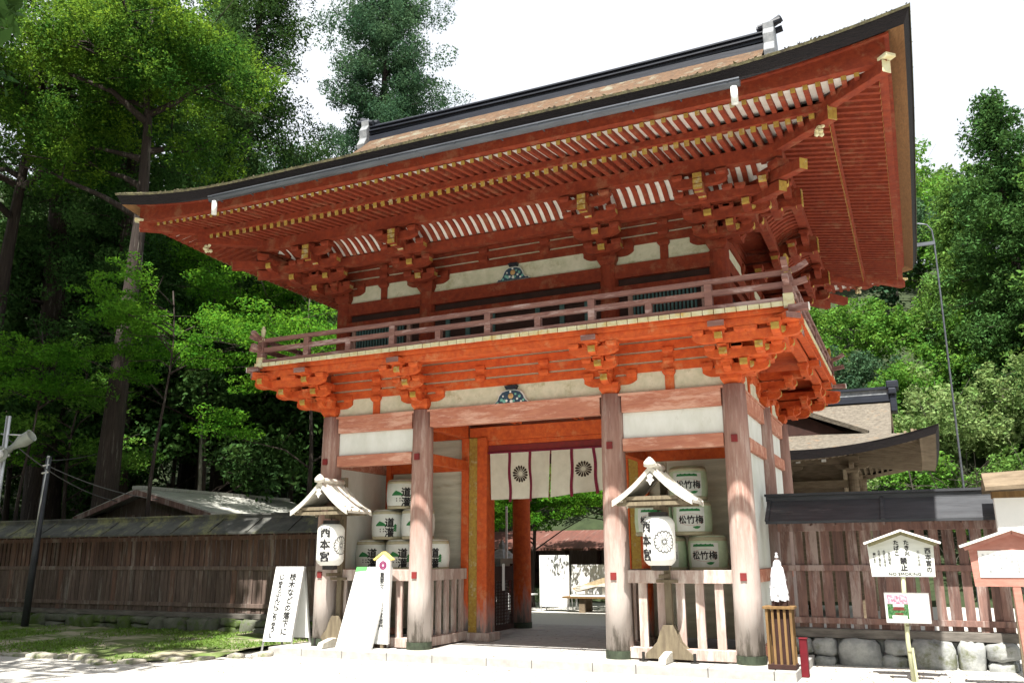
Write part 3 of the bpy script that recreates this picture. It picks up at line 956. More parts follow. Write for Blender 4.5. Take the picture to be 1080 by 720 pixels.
for sx in (-1, 1):
    mb = MB()
    x_in = GX - .55
    mb.grid(lambda u, v: Vector((sx * (x_in + (EX - x_in) * u), (YC - EY) + 2 * EY * v, zskirt(x_in + (EX - x_in) * u, (YC - EY) + 2 * EY * v) - (.012 if u < .2 else 0))), 36, NY)
    mb.build('roof_skirt', M_thatch, roofo, smooth=True)
    # gable wall and the thick verge of the upper roof
    mb = MB()
    pts = []
    for k in range(21):
        y = YC - EY * .62 + EY * 1.24 * k / 20
        pts.append((y, zmain(GX, y)))
    for (ya, za), (yb, zb) in zip(pts[:-1], pts[1:]):
        mb.add([(RXS + sx * (GX + .002), ya, za), (RXS + sx * (GX + .002), yb, zb), (RXS + sx * (GX - .03), yb, zb - .26), (RXS + sx * (GX - .03), ya, za - .26)], [(0, 1, 2, 3)])
        mb.add([(RXS + sx * (GX - .03), ya, za - .26), (RXS + sx * (GX - .03), yb, zb - .26), (RXS + sx * (GX - .5), yb, zb - .26), (RXS + sx * (GX - .5), ya, za - .26)], [(0, 1, 2, 3)])
    mb.build('gable_verge', M_tedge, roofo)
    mb = MB()
    for (ya, za), (yb, zb) in zip(pts[:-1], pts[1:]):
        mb.add([(RXS + sx * (GX - .18), ya, za - .25), (RXS + sx * (GX - .18), yb, zb - .25), (RXS + sx * (GX - .18), yb, zb - .5), (RXS + sx * (GX - .18), ya, za - .5)], [(0, 1, 2, 3)])
        mb.add([(RXS + sx * (GX - .22), ya, za - .5), (RXS + sx * (GX - .22), yb, zb - .5), (RXS + sx * (GX - .22), yb, 9.2), (RXS + sx * (GX - .22), ya, 9.2)], [(0, 1, 2, 3)])
    mb.build('gable_board', M_verm_shade, roofo)
# eave faces
def face_pt(side, t, v, z, use=True):
    lo, hi = along(side)
    s = (lo - v) + (hi - lo + 2 * v) * t
    d = min(s - (lo - v), (hi + v) - s)
    return side_pt(side, s, v, z + krise(d))
for (nm, mt, va, za, vb, zb, fn) in (('cut_edge', M_tedge, 3.24, 8.22, 3.332, 8.435, 1), ('eave_underside', M_tunder, 3.0, 8.345, 3.24, 8.22, 1), ('mossy_edge', M_moss, 3.333, 8.405, 3.345, 8.447, 1)):
    mb = MB(); seg = 60
    for side in 'frbl':
        for i in range(seg):
            q = [face_pt(side, i / seg, va, za), face_pt(side, i / seg, vb, zb), face_pt(side, (i + 1) / seg, vb, zb), face_pt(side, (i + 1) / seg, va, za)]
            mb.add(q, [(0, 1, 2, 3)])
            if nm == 'mossy_edge':
                q = [face_pt(side, i / seg, vb, zb), face_pt(side, i / seg, 3.22, 8.49), face_pt(side, (i + 1) / seg, 3.22, 8.49), face_pt(side, (i + 1) / seg, vb, zb)]
                mb.add(q, [(0, 1, 2, 3)])
    mb.build(nm, mt, roofo)
# shaggy bark tips along the front and side top edge
rng = np.random.default_rng(4)
pp = []
for i in range(2600):
    side = 'frl'[rng.integers(0, 3)]
    t = rng.random()
    pp.append(face_pt(side, t, 3.34 - rng.random() * .12, 8.45 + rng.random() * .02))
o = leaf_obj('bark_tips', [tuple(p) for p in pp], .05, M_moss, roofo, 2, 0, .5); o['kind'] = 'stuff'

# ridge: boxed, clad, with a rounded cap
ZR = ZE + prof(EY)
def ridge_z(x): return .05 * (abs(x) / GX) ** 2
def ridge_layer(nm, mt, w, z0, z1, L, round_=False):
    mb = MB(); seg = 24
    for i in range(seg):
        xa, xb = -L + 2 * L * i / seg, -L + 2 * L * (i + 1) / seg
        q = []
        for x in (xa, xb):
            dz = ridge_z(x)
            q += [Vector((x + RXS, YR - w, z0 + dz)), Vector((x + RXS, YR + w, z0 + dz)), Vector((x + RXS, YR + w * (.6 if round_ else 1), z1 + dz)), Vector((x + RXS, YR - w * (.6 if round_ else 1), z1 + dz))]
        fs = [(0, 1, 5, 4), (1, 2, 6, 5), (2, 3, 7, 6), (3, 0, 4, 7)]
        if i == 0: fs.append((0, 3, 2, 1))
        if i == seg - 1: fs.append((4, 5, 6, 7))
        mb.add(q, fs)
    return mb.build(nm, mt, ridge_root)
ridge_root = gate
mb = MB(); mb.box(RXS - GX - .02, RXS + GX + .02, YR - .17, YR + .17, ZR - .25, ZR - .02)
ridge_root = mb.build('ridge', M_ridge, gate)
ridge_layer('ridge_course', M_ridge, .15, ZR - .018, ZR + .05, GX + .05)
ridge_layer('ridge_course', M_ridge, .21, ZR + .052, ZR + .085, GX + .08)
ridge_layer('ridge_course', M_ridge, .14, ZR + .087, ZR + .16, GX + .05)
ridge_layer('ridge_course', M_ridge, .20, ZR + .162, ZR + .19, GX + .08)
ridge_layer('ridge_cap', M_ridge, .15, ZR + .192, ZR + .27, GX + .06, True)
for sx in (-1, 1):
    x = RXS + sx * (GX + .12)
    T = lambda p: Vector((x + sx * p.y, YR + p.x * .8, ZR - .12 + ridge_z(GX) + p.z * .82))
    mb = MB()
    poly = [(-.42, -.55), (-.50, -.30), (-.36, -.05), (-.40, .22), (-.28, .40), (-.30, .58), (0, .66), (.30, .58), (.28, .40), (.40, .22), (.36, -.05), (.50, -.30), (.42, -.55), (.2, -.35), (-.2, -.35)]
    mb.prism(poly, T, -.10, .12)
    e = mb.build('ridge_end_tile', M_ornam, ridge_root, bevel=.01)
    mb = MB()
    for dy in (-.2, .2): mb.tube([T(Vector((dy, -.2, .50))), T(Vector((dy, .26, .60)))], .07, 10)
    mb.tube([T(Vector((0, -.25, .56))), T(Vector((0, .0, .62))), T(Vector((0, .26, .78)))], .085, 10)
    mb.build('finial', M_ridge, e)
# gutter along the front eave with its two outlets
GY = UY0 - 3.40
mb = MB()
seg = 9
def gut(x0, x1, z0, z1):
    for (a, b) in ((0, 1), (1, 2), (2, 3), (3, 4)):
        pass
    ring_ = [(-.06, .045), (-.056, 0), (-.035, -.04), (0, -.052), (.035, -.04), (.056, 0), (.06, .045)]
    for (p, q) in zip(ring_[:-1], ring_[1:]):
        mb.add([(x0, GY + p[0], z0 + p[1]), (x1, GY + p[0], z1 + p[1]), (x1, GY + q[0], z1 + q[1]), (x0, GY + q[0], z0 + q[1])], [(0, 1, 2, 3)])
    for p in (ring_[0], ring_[-1]):
        mb.box(x0, x1, GY + p[0] - .012, GY + p[0] + .012, z0 + p[1] - .01, z0 + p[1] + .012)
    for x, z, in ((x0, z0), (x1, z1)):
        mb.add([(x, GY + p[0], z + p[1]) for p in ring_], [tuple(range(7))])
gut(-4.70, 5.05, 8.13, 8.13)
gt = mb.build('gutter', M_metal, gate)
for x in (-4.58, 4.96):
    mb = MB(); mb.tube([(x, GY, 8.08), (x, GY, 7.82)], .05, 12); mb.build('outlet_pipe', M_paint_white, gt, smooth=True)
for i in range(14):
    x = -4.6 + i * .73
    mb = MB(); mb.box(x - .012, x + .012, GY - .08, GY + .22, 8.155, 8.17); mb.build('gutter_strap', M_metal, gt)
#@@END_GATE@@
# ------------------------------------------------------------------ GROUND
M_gravel = mat('pale_gravel', (0.50, 0.485, 0.45), (0.40, 0.385, 0.36), 0.95, 26, bump=0.5, c3=(0.28, 0.27, 0.22), c3amt=0.1, detail=10)
M_flag = mat('flagstone', (0.40, 0.39, 0.37), (0.30, 0.29, 0.28), 0.9, 6, bump=0.3, c3=(0.25, 0.25, 0.22), c3amt=0.2)
M_stone = mat('grey_wall_stone', (0.36, 0.37, 0.36), (0.20, 0.21, 0.21), 0.9, 5, bump=0.9, c3=(0.14, 0.15, 0.10), c3amt=0.35)
M_stone2 = mat('mossy_stone', (0.16, 0.16, 0.13), (0.10, 0.11, 0.08), 0.95, 5, bump=0.9, c3=(0.08, 0.12, 0.03), c3amt=0.5)
M_soil = mat('forest_soil', (0.035, 0.05, 0.02), (0.02, 0.03, 0.012), 0.95, 2, bump=0.4)
M_grassb = mat('mossy_turf', (0.13, 0.19, 0.05), (0.07, 0.085, 0.03), 0.95, 2.5, bump=0.5, c3=(0.32, 0.29, 0.21), c3amt=0.5)
M_blade = mat('grass_blades', (0.10, 0.20, 0.03), (0.16, 0.26, 0.05), 0.8, 1.2, island=0.3, transl=0.3)
GZ = -0.15
def hill_z(x, y):
    d = y - 21 - 2.5 * math.sin(x * .09)
    a = min(max(0.0, d), 39) * .655 + max(0, d - 39) * .10
    l = max(0.0, (-24 - x)) * .35 + 0
    z = a + l * (1 if y > 2 else max(0, (y + 8) / 10))
    z += .8 * math.sin(x * .21 + y * .13) * min(1, max(0, d) / 10)
    return GZ + min(z, 60 + z * .1)
# one sheet: the flat court near the gate
mb = MB()
mb.grid(lambda u, v: Vector((-200 + 400 * u, -200 + 420 * v, GZ if (-200 + 420 * v) < 23 else GZ - .4)), 40, 42)
struct(mb.build('ground', M_gravel))
mb = MB()
mb.grid(lambda u, v: (lambda x, y: Vector((x, y, hill_z(x, y) - (.25 if hill_z(x, y) <= GZ + .001 else -.02))))(-110 + 220 * u, -6 + 116 * v), 88, 58)
struct(mb.build('hillside', M_soil, smooth=True))
# forest floor behind the left fence
mb = MB()
mb.grid(lambda u, v: Vector((-70 + 62 * u, 3.0 + 22 * v, GZ + .03 + .12 * math.sin(u * 37) * math.sin(v * 23) ** 2)), 40, 20)
struct(mb.build('forest_floor', M_soil, smooth=True))
# gate platform of flagstones
mb = MB()
rnd = random.Random(11)
y = -.72
while y < 6.1:
    dy = .6
    x = -4.85 + rnd.uniform(-.3, 0)
    while x < 4.85:
        dx = rnd.uniform(.7, 1.15)
        x0, x1 = max(x, -4.85), min(x + dx, 4.85)
        if x1 - x0 > .05: mb.box(x0 + .005, x1 - .005, y + .005, y + dy - .005, GZ - .03, -.005 + rnd.uniform(-.004, .003))
        x += dx
    y += dy
struct(mb.build('gate_paving', M_flag, bevel=.008))
# turf patch, left, with its stone edging
def turf_edge(x): return -2.75 + .18 * math.sin(x * 1.3) + .1 * math.sin(x * 3.1) + (.9 * max(0, (x + 6.6)) ** 1.2 if x > -6.6 else 0)
mb = MB()
def turf(u, v):
    x = -24 + 18.6 * u
    y0 = turf_edge(x); y1 = 2.3
    return Vector((x, y0 + (y1 - y0) * v, GZ + .005 + .07 * min(1, v * 6) + .02 * math.sin(x * 5 + v * 9)))
mb.grid(turf, 90, 20)
struct(mb.build('turf', M_grassb, smooth=True))
rng = np.random.default_rng(1)
pts = []
while len(pts) < 20000:
    u, v = rng.random(), rng.random()
    p = turf(u, v)
    k = math.sin(p.x * .9 + 1) * math.cos(p.y * 1.7) + .6 * math.sin(p.x * 2.3 + p.y)
    if k > rng.uniform(-.5, .9): pts.append((p.x, p.y, p.z + .02))
g_ = leaf_obj('grass', pts, .075, M_blade, None, 3, 0, .25, loc=(-14, 0, GZ), drop=-1.6)
stuff(g_, 'short green grass and moss along the foot of the left fence', 'grass')

def rock(mb, c, s, seed, mi=0, n=7):
    """a rounded irregular stone filling the box s"""
    r = random.Random(seed)
    off = [r.uniform(0, 6) for _ in range(6)]
    NU, NV = 14, 9
    o = len(mb.v)
    for j in range(NV + 1):
        ph = -math.pi / 2 + math.pi * j / NV
        for i in range(NU):
            th = 2 * math.pi * i / NU
            d = Vector((math.cos(ph) * math.cos(th), math.cos(ph) * math.sin(th), math.sin(ph)))
            e = 1 / max(abs(d.x) ** 12 + abs(d.y) ** 12 + abs(d.z) ** 12, 1e-6) ** (1 / 12)
            q = d * e * (.93 + .09 * math.sin(2 * th + off[0]) * math.cos(2 * ph + off[1]) + .06 * math.sin(5 * th + off[2]) * math.cos(3 * ph + off[3]) + r.uniform(-.025, .025))
            mb.v.append((c[0] + q.x * s[0] / 2, c[1] + q.y * s[1] / 2, c[2] + q.z * s[2] / 2))
    for j in range(NV):
        for i in range(NU):
            mb.f.append([o + j * NU + i, o + j * NU + (i + 1) % NU, o + (j + 1) * NU + (i + 1) % NU, o + (j + 1) * NU + i]); mb.m.append(mi)
rnd = random.Random(21)
x = -14.0
k = 0
near_labels = []
M_edge = mat('pale_edging_stone', (0.40, 0.38, 0.32), (0.28, 0.26, 0.22), 0.95, 7, bump=0.8, c3=(0.16, 0.19, 0.08), c3amt=0.35)
while x < -4.6:
    w = rnd.uniform(.22, .8)
    mb = MB(); c = (x + w / 2, turf_edge(x + w / 2) - .02, GZ + .01)
    h = rnd.uniform(.06, .20)
    rock(mb, c, (w * rnd.uniform(.8, 1.02), rnd.uniform(.2, .36), h), k)
    o = mb.build('edging_stone', M_edge, None, loc=(c[0], c[1], GZ), smooth=True)
    tag(o, 'pale rough edging stone in the row bordering the turf', 'stone', 'edging stones along the turf')
    x += w; k += 1
# ------------------------------------------------------------------ FENCES
M_fw = mat('weathered_grey_fence_board', (0.15, 0.108, 0.09), (0.085, 0.06, 0.052), 0.9, 5, (3, 3, .4), 0.4, c3=(0.22, 0.19, 0.17), c3amt=0.35, island=.3)
M_fr = mat('faded_red_fence_board', (0.20, 0.115, 0.095), (0.11, 0.066, 0.058), 0.9, 5, (3, 3, .4), 0.4, c3=(0.27, 0.21, 0.19), c3amt=0.45, island=.3)
M_frL = mat('brown_fence_post_wood', (0.15, 0.085, 0.062), (0.09, 0.055, 0.045), 0.9, 5, (3, 3, .4), 0.4, c3=(0.19, 0.15, 0.13), c3amt=0.4, island=.3)
M_froof = mat('dark_board_roof', (0.052, 0.055, 0.062), (0.03, 0.032, 0.037), 0.55, 4, (.5, 3, 3), 0.2, c3=(0.12, 0.12, 0.12), c3amt=0.2)
M_froofL = mat('mossy_board_roof', (0.10, 0.10, 0.09), (0.05, 0.052, 0.05), 0.8, 3, (1, 1, 1), 0.4, c3=(0.20, 0.20, 0.10), c3amt=0.4)
M_cap = mat('bleached_sill_timber', (0.20, 0.18, 0.16), (0.10, 0.09, 0.08), 0.9, 5, (.5, 3, 3), 0.3)

def fence(name, label, x0, x1, yy, post_xs, base_z, sill, rail1, rail2, top, ridge_z_, bw, gap, mw, mr, mroof, mstone, gap_top=None, half=.62, plank=1.15, seed=1):
    f = thing(name, label, 'fence', ((x0 + x1) / 2, yy, GZ))
    r = random.Random(seed)
    P = lambda nm, m_, *bxs, **k: (lambda mb: ([mb.box(*q) for q in bxs], mb.build(nm, m_, f, **k))[1])(MB())
    for px in post_xs: P('post', mr, (px - .075, px + .075, yy - .06, yy + .09, sill[1], top), bevel=.008)
    P('sill_timber', M_cap, (x0, x1, yy - .14, yy + .14, *sill), bevel=.01)
    for z in (rail1, rail2): P('rail', mw, (x0, x1, yy - .085, yy - .045, z - .05, z + .05), bevel=.005)
    P('top_beam', mr, (x0, x1, yy - .07, yy + .07, top - .02, top + .12), bevel=.005)
    xs = [x0] + [p for p in post_xs if x0 < p < x1] + [x1]
    for a, b in zip(xs[:-1], xs[1:]):
        if b - a < .1: continue
        mb = MB()
        n = max(1, round((b - a) / (bw + gap)))
        pt = (b - a) / n
        for i in range(n):
            g2 = gap * r.uniform(.6, 1.3)
            c = a + (i + .5) * pt
            tl = r.uniform(-.006, .006)
            z0_, z1_ = sill[1] + r.uniform(0, .01), (rail2 if gap_top else top)
            mb.box(c - (pt - g2) / 2, c + (pt - g2) / 2, yy - .042 + tl, yy - .02 + tl, z0_, z1_)
        mb.build('board_panel', mw, f)
        if gap_top:
            mb = MB(); n = max(1, round((b - a) / gap_top)); pt = (b - a) / n
            for i in range(n):
                c = a + (i + .5) * pt
                mb.box(c - pt * .36, c + pt * .36, yy - .042, yy - .02, rail2, top)
            mb.build('slat_panel', mr, f)
    # stones
    x = x0
    k = 0
    while x < x1 - .05:
        w = min(r.uniform(.38, .72), x1 - x)
        if x1 - x - w < .2: w = x1 - x
        hh_ = (sill[0] - base_z)
        cuts = [(0, 1)] if r.random() < .6 else [(0, r.uniform(.4, .6))]
        if cuts[0][1] < 1: cuts.append((cuts[0][1], 1))
        for (c0_, c1_) in cuts:
            ww_ = w * (1.03 if len(cuts) == 1 else r.uniform(.9, 1.1))
            mb = MB(); rock(mb, (x + w / 2 + r.uniform(-.03, .03), yy - .12 + r.uniform(-.05, .03), base_z + hh_ * (c0_ + c1_) / 2), (ww_, .42, hh_ * (c1_ - c0_) * 1.06), seed * 50 + k * 2 + int(c0_ * 9))
            tw = r.uniform(-.10, .10); cxr, czr = x + w / 2, base_z + hh_ * (c0_ + c1_) / 2
            mb.v = [(cxr + (a_ - cxr) * math.cos(tw) - (c_ - czr) * math.sin(tw), b_, czr + (a_ - cxr) * math.sin(tw) + (c_ - czr) * math.cos(tw)) for a_, b_, c_ in mb.v]
            mb.build('base_stone', mstone, f, smooth=True)
        x += w; k += 1
    P('footing', mstone, (x0 + .02, x1 - .02, yy - .02, yy + .18, base_z - .1, sill[0] - .02))
    # little roof: planks in rows with cover strips, box ridge
    rf = MB(); ze = top + .10
    for s in (-1, 1):
        T = lambda p, s=s: Vector((p.x, yy + s * p.y, p.z))
        rf.prism([(0.03, ridge_z_ - .13), (half, ze), (half, ze + .045), (0.03, ridge_z_ - .07)], lambda p, s=s: Vector((p.y, yy + s * p.x, p.z)), x0 - .12, x1 + .12)
    ro = rf.build('roof', mroof, f)
    n = max(2, int((x1 - x0) / plank))
    for s in (-1,):
        for i in range(n + 1):
            x = x0 - .1 + (x1 - x0 + .2) * i / n
            mb = MB(); mb.beam((x, yy + s * .05, ridge_z_ - .06), (x, yy + s * half * 1.01, ze + .055), .06, .025)
            mb.build('cover_strip', mroof, ro)
    P('ridge_board', mroof, (x0 - .16, x1 + .16, yy - .10, yy + .10, ridge_z_ - .12, ridge_z_ - .035))
    P('ridge_cap', mroof, (x0 - .18, x1 + .18, yy - .135, yy + .135, ridge_z_ - .033, ridge_z_ + .01))
    n = int((x1 - x0) / .36)
    for i in range(n):
        x = x0 + (i + .5) * (x1 - x0) / n
        mb = MB(); mb.beam((x, yy - .08, top + .115), (x, yy - half + .03, ze - .02), .04, .05)
        mb.build('roof_arm', mr, f)
    return f
lp = [-20.9, -18.87, -16.84, -14.81, -12.78, -10.74, -8.72, -6.68]
fence('board_fence', 'long weathered brown board fence with mossy plank roof left of the gate, in tree shade', -23.5, -4.42, 2.6, lp, GZ - .02, (.22, .34), .52, 1.40, 2.10, 2.70, .13, .014, M_fw, M_frL, M_froofL, M_stone2, gap_top=.17, seed=2)
rf_ = fence('slat_fence', 'faded red slat fence with smooth dark roof on big grey stones right of the gate', 4.36, 7.95, 2.0, [6.15, 7.85], GZ - .12, (.27, .42), .55, 1.43, 2.08, 2.72, .172, .052, M_fr, M_fr, M_froof, M_stone, seed=5, half=.6, plank=3)

# ------------------------------------------------------------------ HALL behind, right
M_hw = mat('old_brown_hall_timber', (0.20, 0.155, 0.105), (0.12, 0.09, 0.06), 0.9, 5, (.6, .6, 3), 0.3)
M_hroof = mat('grey_brown_bark_roof', (0.165, 0.145, 0.115), (0.085, 0.072, 0.058), 0.95, 9, bump=0.9, c3=(0.24, 0.15, 0.085), c3amt=0.25, detail=12)
hall = thing('shrine_hall', 'old brown timber shrine hall with grey bark roof behind the slat fence', 'hall', (2.9, 15.5, 0))
hx0, hx1, hy0, hy1, hze = -1.7, 7.45, 11.0, 20.0, 4.52
hcx, hcy = (hx0 + hx1) / 2, (hy0 + hy1) / 2
hgx = 6.25 - hcx
def hz(x, y, gable):
    dx, dy = hx1 - hcx - abs(x - hcx), (hy1 - hy0) / 2 - abs(y - hcy)
    p = lambda d: 1.15 * (.55 * (d / 4.5) + .45 * (d / 4.5) ** 2) * 1.25 + .12 * d
    z = p(max(dy, 0)) if gable else min(p(max(dy, 0)), p(max(dx, 0)) * 1.0)
    l = .52 * max(0, (3.6 - dx) / 3.6) ** 2 * max(0, 1 - dy / 2.5) ** 1.5
    r = .52 * max(0, (3.6 - dy) / 3.6) ** 2 * max(0, 1 - dx / 2.5) ** 1.5
    return hze + z + max(l, r)
mb = MB(); mb.grid(lambda u, v: (lambda x, y: Vector((x, y, hz(x, y, True))))(hcx - hgx + 2 * hgx * u, hy0 + (hy1 - hy0) * v), 40, 48)
hr = mb.build('roof', M_hroof, hall, smooth=True)
for s in (-1, 1):
    mb = MB(); xi = hgx - .5; xe = hx1 - hcx
    mb.grid(lambda u, v: (lambda x, y: Vector((x, y, hz(x, y, False) - .01)))(hcx + s * (xi + (xe - xi) * u), hy0 + (hy1 - hy0) * v), 24, 48)
    mb.build('roof_skirt', M_hroof, hr, smooth=True)
    mb = MB()
    for k in range(20):
        ya = hcy - 2.6 + 5.2 * k / 20; yb = ya + .26
        xx = hcx + s * hgx
        za, zb = hz(hcx, ya, True), hz(hcx, yb, True)
        mb.add([(xx + s * .01, ya, za), (xx + s * .01, yb, zb), (xx - s * .03, yb, zb - .18), (xx - s * .03, ya, za - .18)], [(0, 1, 2, 3)])
        mb.add([(xx - s * .2, ya, za - .1), (xx - s * .2, yb, zb - .1), (xx - s * .2, yb, 4.7), (xx - s * .2, ya, 4.7)], [(0, 1, 2, 3)])
    mb.build('gable_verge', M_hw, hr)
mb = MB()
mb2 = MB(); mb3 = MB()
N_ = 40
def hedge(side, t, inset, z):
    if side == 'f': x, y = hx0 + inset + (hx1 - hx0 - 2 * inset) * t, hy0 + inset
    elif side == 'r': x, y = hx1 - inset, hy0 + inset + (hy1 - hy0 - 2 * inset) * t
    elif side == 'l': x, y = hx0 + inset, hy0 + inset + (hy1 - hy0 - 2 * inset) * t
    else: x, y = hx0 + inset + (hx1 - hx0 - 2 * inset) * t, hy1 - inset
    xx = min(max(x, hx0), hx1); yy = min(max(y, hy0), hy1)
    dx, dy = min(x - hx0, hx1 - x) - inset, min(y - hy0, hy1 - y) - inset
    d = dx if side in 'fb' else dy
    return Vector((x, y, hze + z + .52 * max(0, (3.6 - d) / 3.6) ** 2 * (1 if inset < .7 else max(0, 1 - (inset - .7) / 2.2))))
for side in 'frlb':
    for i in range(N_):
        a, b = i / N_, (i + 1) / N_
        mb.add([hedge(side, a, 0, 0), hedge(side, b, 0, 0), hedge(side, b, .10, -.26), hedge(side, a, .10, -.26)], [(0, 1, 2, 3)])
        mb2.add([hedge(side, a, .10, -.26), hedge(side, b, .10, -.26), hedge(side, b, .5, -.24), hedge(side, a, .5, -.24)], [(0, 1, 2, 3)])
        mb2.add([hedge(side, a, .5, -.16), hedge(side, b, .5, -.16), hedge(side, b, 2.6, .12), hedge(side, a, 2.6, .12)], [(0, 1, 2, 3)])
mb.build('cut_edge', M_tedge, hr); mb2.build('soffit', M_hw, hr)
mb = MB()
for side in 'frlb':
    L_ = (hx1 - hx0) if side in 'fb' else (hy1 - hy0)
    n = int(L_ / .2)
    for i in range(1, n):
        t = i / n
        e = min(t, 1 - t) * L_
        a = hedge(side, t, .48, -.24)
        if side == 'f': b = (a.x, hy0 + min(2.5, max(.6, e)), a.z + .24)
        elif side == 'b': b = (a.x, hy1 - min(2.5, max(.6, e)), a.z + .24)
        elif side == 'r': b = (hx1 - min(2.5, max(.6, e)), a.y, a.z + .24)
        else: b = (hx0 + min(2.5, max(.6, e)), a.y, a.z + .24)
        mb.beam(a, b, .07, .09)
stuff(mb.build('rafters', M_hw, hall))
for q in ('f', 'r'):
    mb = MB()
    for i in range(N_):
        a, b = i / N_, (i + 1) / N_
        mb.beam(hedge(q, a, .46, -.2), hedge(q, b, .46, -.2), .09, .1)
    mb.build('eave_beam', M_hw, hall)
mb = MB(); mb.box(hcx - hgx, hcx + hgx, hcy - .3, hcy + .3, hz(hcx, hcy, True) - .1, hz(hcx, hcy, True) + .12)
rr = mb.build('ridge', M_ridge, hall)
mb = MB(); mb.box(hcx - hgx - .04, hcx + hgx + .04, hcy - .2, hcy + .2, hz(hcx, hcy, True) + .122, hz(hcx, hcy, True) + .30); mb.build('ridge_course', M_ornam, rr)
mb = MB(); mb.box(hcx - hgx - .06, hcx + hgx + .06, hcy - .27, hcy + .27, hz(hcx, hcy, True) + .302, hz(hcx, hcy, True) + .38); mb.build('ridge_cap', M_ridge, rr)
for s in (-1, 1):
    mb = MB(); x = hcx + s * (hgx + .1); z = hz(hcx, hcy, True)
    mb.box(x - .1, x + .1, hcy - .34, hcy + .34, z - .45, z + .1); mb.box(x - .12, x + .12, hcy - .42, hcy + .42, z + .1, z + .3); mb.box(x - .16, x + .2, hcy - .36, hcy + .36, z + .3, z + .55)
    mb.build('ridge_end_tile', M_ridge, rr, bevel=.03)
# front dormer gable
mb = MB(); gz = hz(hcx, hy0 + 1.6, True)
dc = 3.35
for s in (-1, 1):
    mb.add([(dc, hy0 + 1.5, gz + 1.02), (dc + s * 2.3, hy0 + 1.5, gz + .08), (dc + s * 2.3, hcy, gz + .35), (dc, hcy, gz + 1.1)], [(0, 1, 2, 3)])
    mb.add([(dc, hy0 + 1.5, gz + 1.02), (dc + s * 2.3, hy0 + 1.5, gz + .08), (dc + s * 2.25, hy0 + 1.53, gz - .02), (dc, hy0 + 1.53, gz + .86)], [(0, 1, 2, 3)])
mb.build('dormer_gable', M_hroof, hr)
mb = MB(); mb.add([(dc, hy0 + 1.75, gz + .9), (dc - 2.2, hy0 + 1.75, gz - .2), (dc + 2.2, hy0 + 1.75, gz - .2)], [(0, 1, 2)]); mb.build('dormer_panel', M_dark, hr)
# walls, columns and brackets under the eave
mb = MB(); mb.box(hx0 + 2.7, hx1 - 2.7, hy0 + 2.7, hy1 - 2.7, 0.3, hze + .3); mb.build('wall', M_hw, hall)
for xx in (hx0 + 2.4, hx0 + 4.0, 3.15, hx1 - 2.4):
    for yy in (hy0 + 2.4, hy1 - 2.4):
        mb = MB(); mb.lathe([(.17, GZ), (.16, 4.2)], (xx, yy, 0), 14)
        o = mb.build('column', M_hw, hall, smooth=False)
        mb = MB(); T = loc_frame(xx, yy, -math.pi / 2); block(mb, T, 0, 0, 4.0, .36, .18); arm_cross(mb, T, 0, 4.14, .95); arm_out(mb, T, -.5, .55, 4.14, u=0)
        mb.build('bracket', M_hw, o)
for z in (3.6, 4.3):
    mb = MB(); mb.box(hx0 + 2.2, hx1 - 2.2, hy0 + 2.34, hy0 + 2.5, z, z + .22); mb.build('tie_beam', M_hw, hall)
mb = MB()
for a, b in (((hx1 - 2.3, 13.2, 3.2), (hx1 - 1.6, 13.2, 2.2)), ((hx1 - 2.3, 13.2, 3.25), (hx1 - 1.3, 13.2, 3.1)), ((hx1 - 1.35, 13.2, 3.1), (hx1 - 1.35, 13.2, 2.0))): mb.beam(a, b, .06, .06)
mb.build('stair_brace', M_whwood, hall)
mb = MB()
for i in range(5):
    mb.box(hx0 + 2.9 + i * .75, hx0 + 3.03 + i * .75, hy0 + 2.30, hy0 + 2.34, 4.38, 4.46)
mb.build('white_beam_ends', M_soff, hall)

# ------------------------------------------------------------------ HUT behind the left fence
M_hutroof = mat('grey_shingle_roof', (0.42, 0.42, 0.38), (0.30, 0.30, 0.28), 0.8, 6, (.3, 4, 1), 0.4, c3=(0.12, 0.12, 0.10), c3amt=0.3)
HX = -14.96
hut = thing('storage_hut', 'low brown hut with pale grey shingled gable roof behind the left fence', 'hut', (HX, 8.5, 0))
a0, a1 = 5.0, 12.0
mb = MB()
for s, e in ((-1, 2.6), (1, 3.0)):
    for (o1, o2) in ((0, .09),):
        P0, P1 = Vector((HX, a0, 3.64)), Vector((HX + s * e, a0, 2.86))
        mb.prism([(P0.x, P0.z), (P1.x, P1.z), (P1.x, P1.z + .09), (P0.x, P0.z + .10)], lambda p: p, a0, a1)
hro = mb.build('roof', M_hutroof, hut)
mb = MB(); mb.box(HX - .2, HX + .2, a0 - .02, a1 + .02, 3.70, 3.80); mb.build('ridge_board', M_hutroof, hro)
mb = MB()
for s, e in ((-1, 2.6), (1, 3.0)):
    mb.beam((HX, a0 - .03, 3.60), (HX + s * e, a0 - .03, 2.83), .05, .16)
mb.build('barge_board', M_fr, hro)
mb = MB(); mb.prism([(HX - 2.2, GZ), (HX - 2.2, 2.92), (HX, 3.6), (HX + 2.6, 2.9), (HX + 2.6, GZ)], lambda p: p, a0 + .5, a1 - .3); mb.build('wall', M_fw, hut)
for i in range(4):
    x = HX - 2.0 + i * 1.45
    mb = MB(); mb.box(x - .06, x + .06, a0 + .4, a0 + .498, GZ, 2.95); mb.build('post', M_fr, hut)

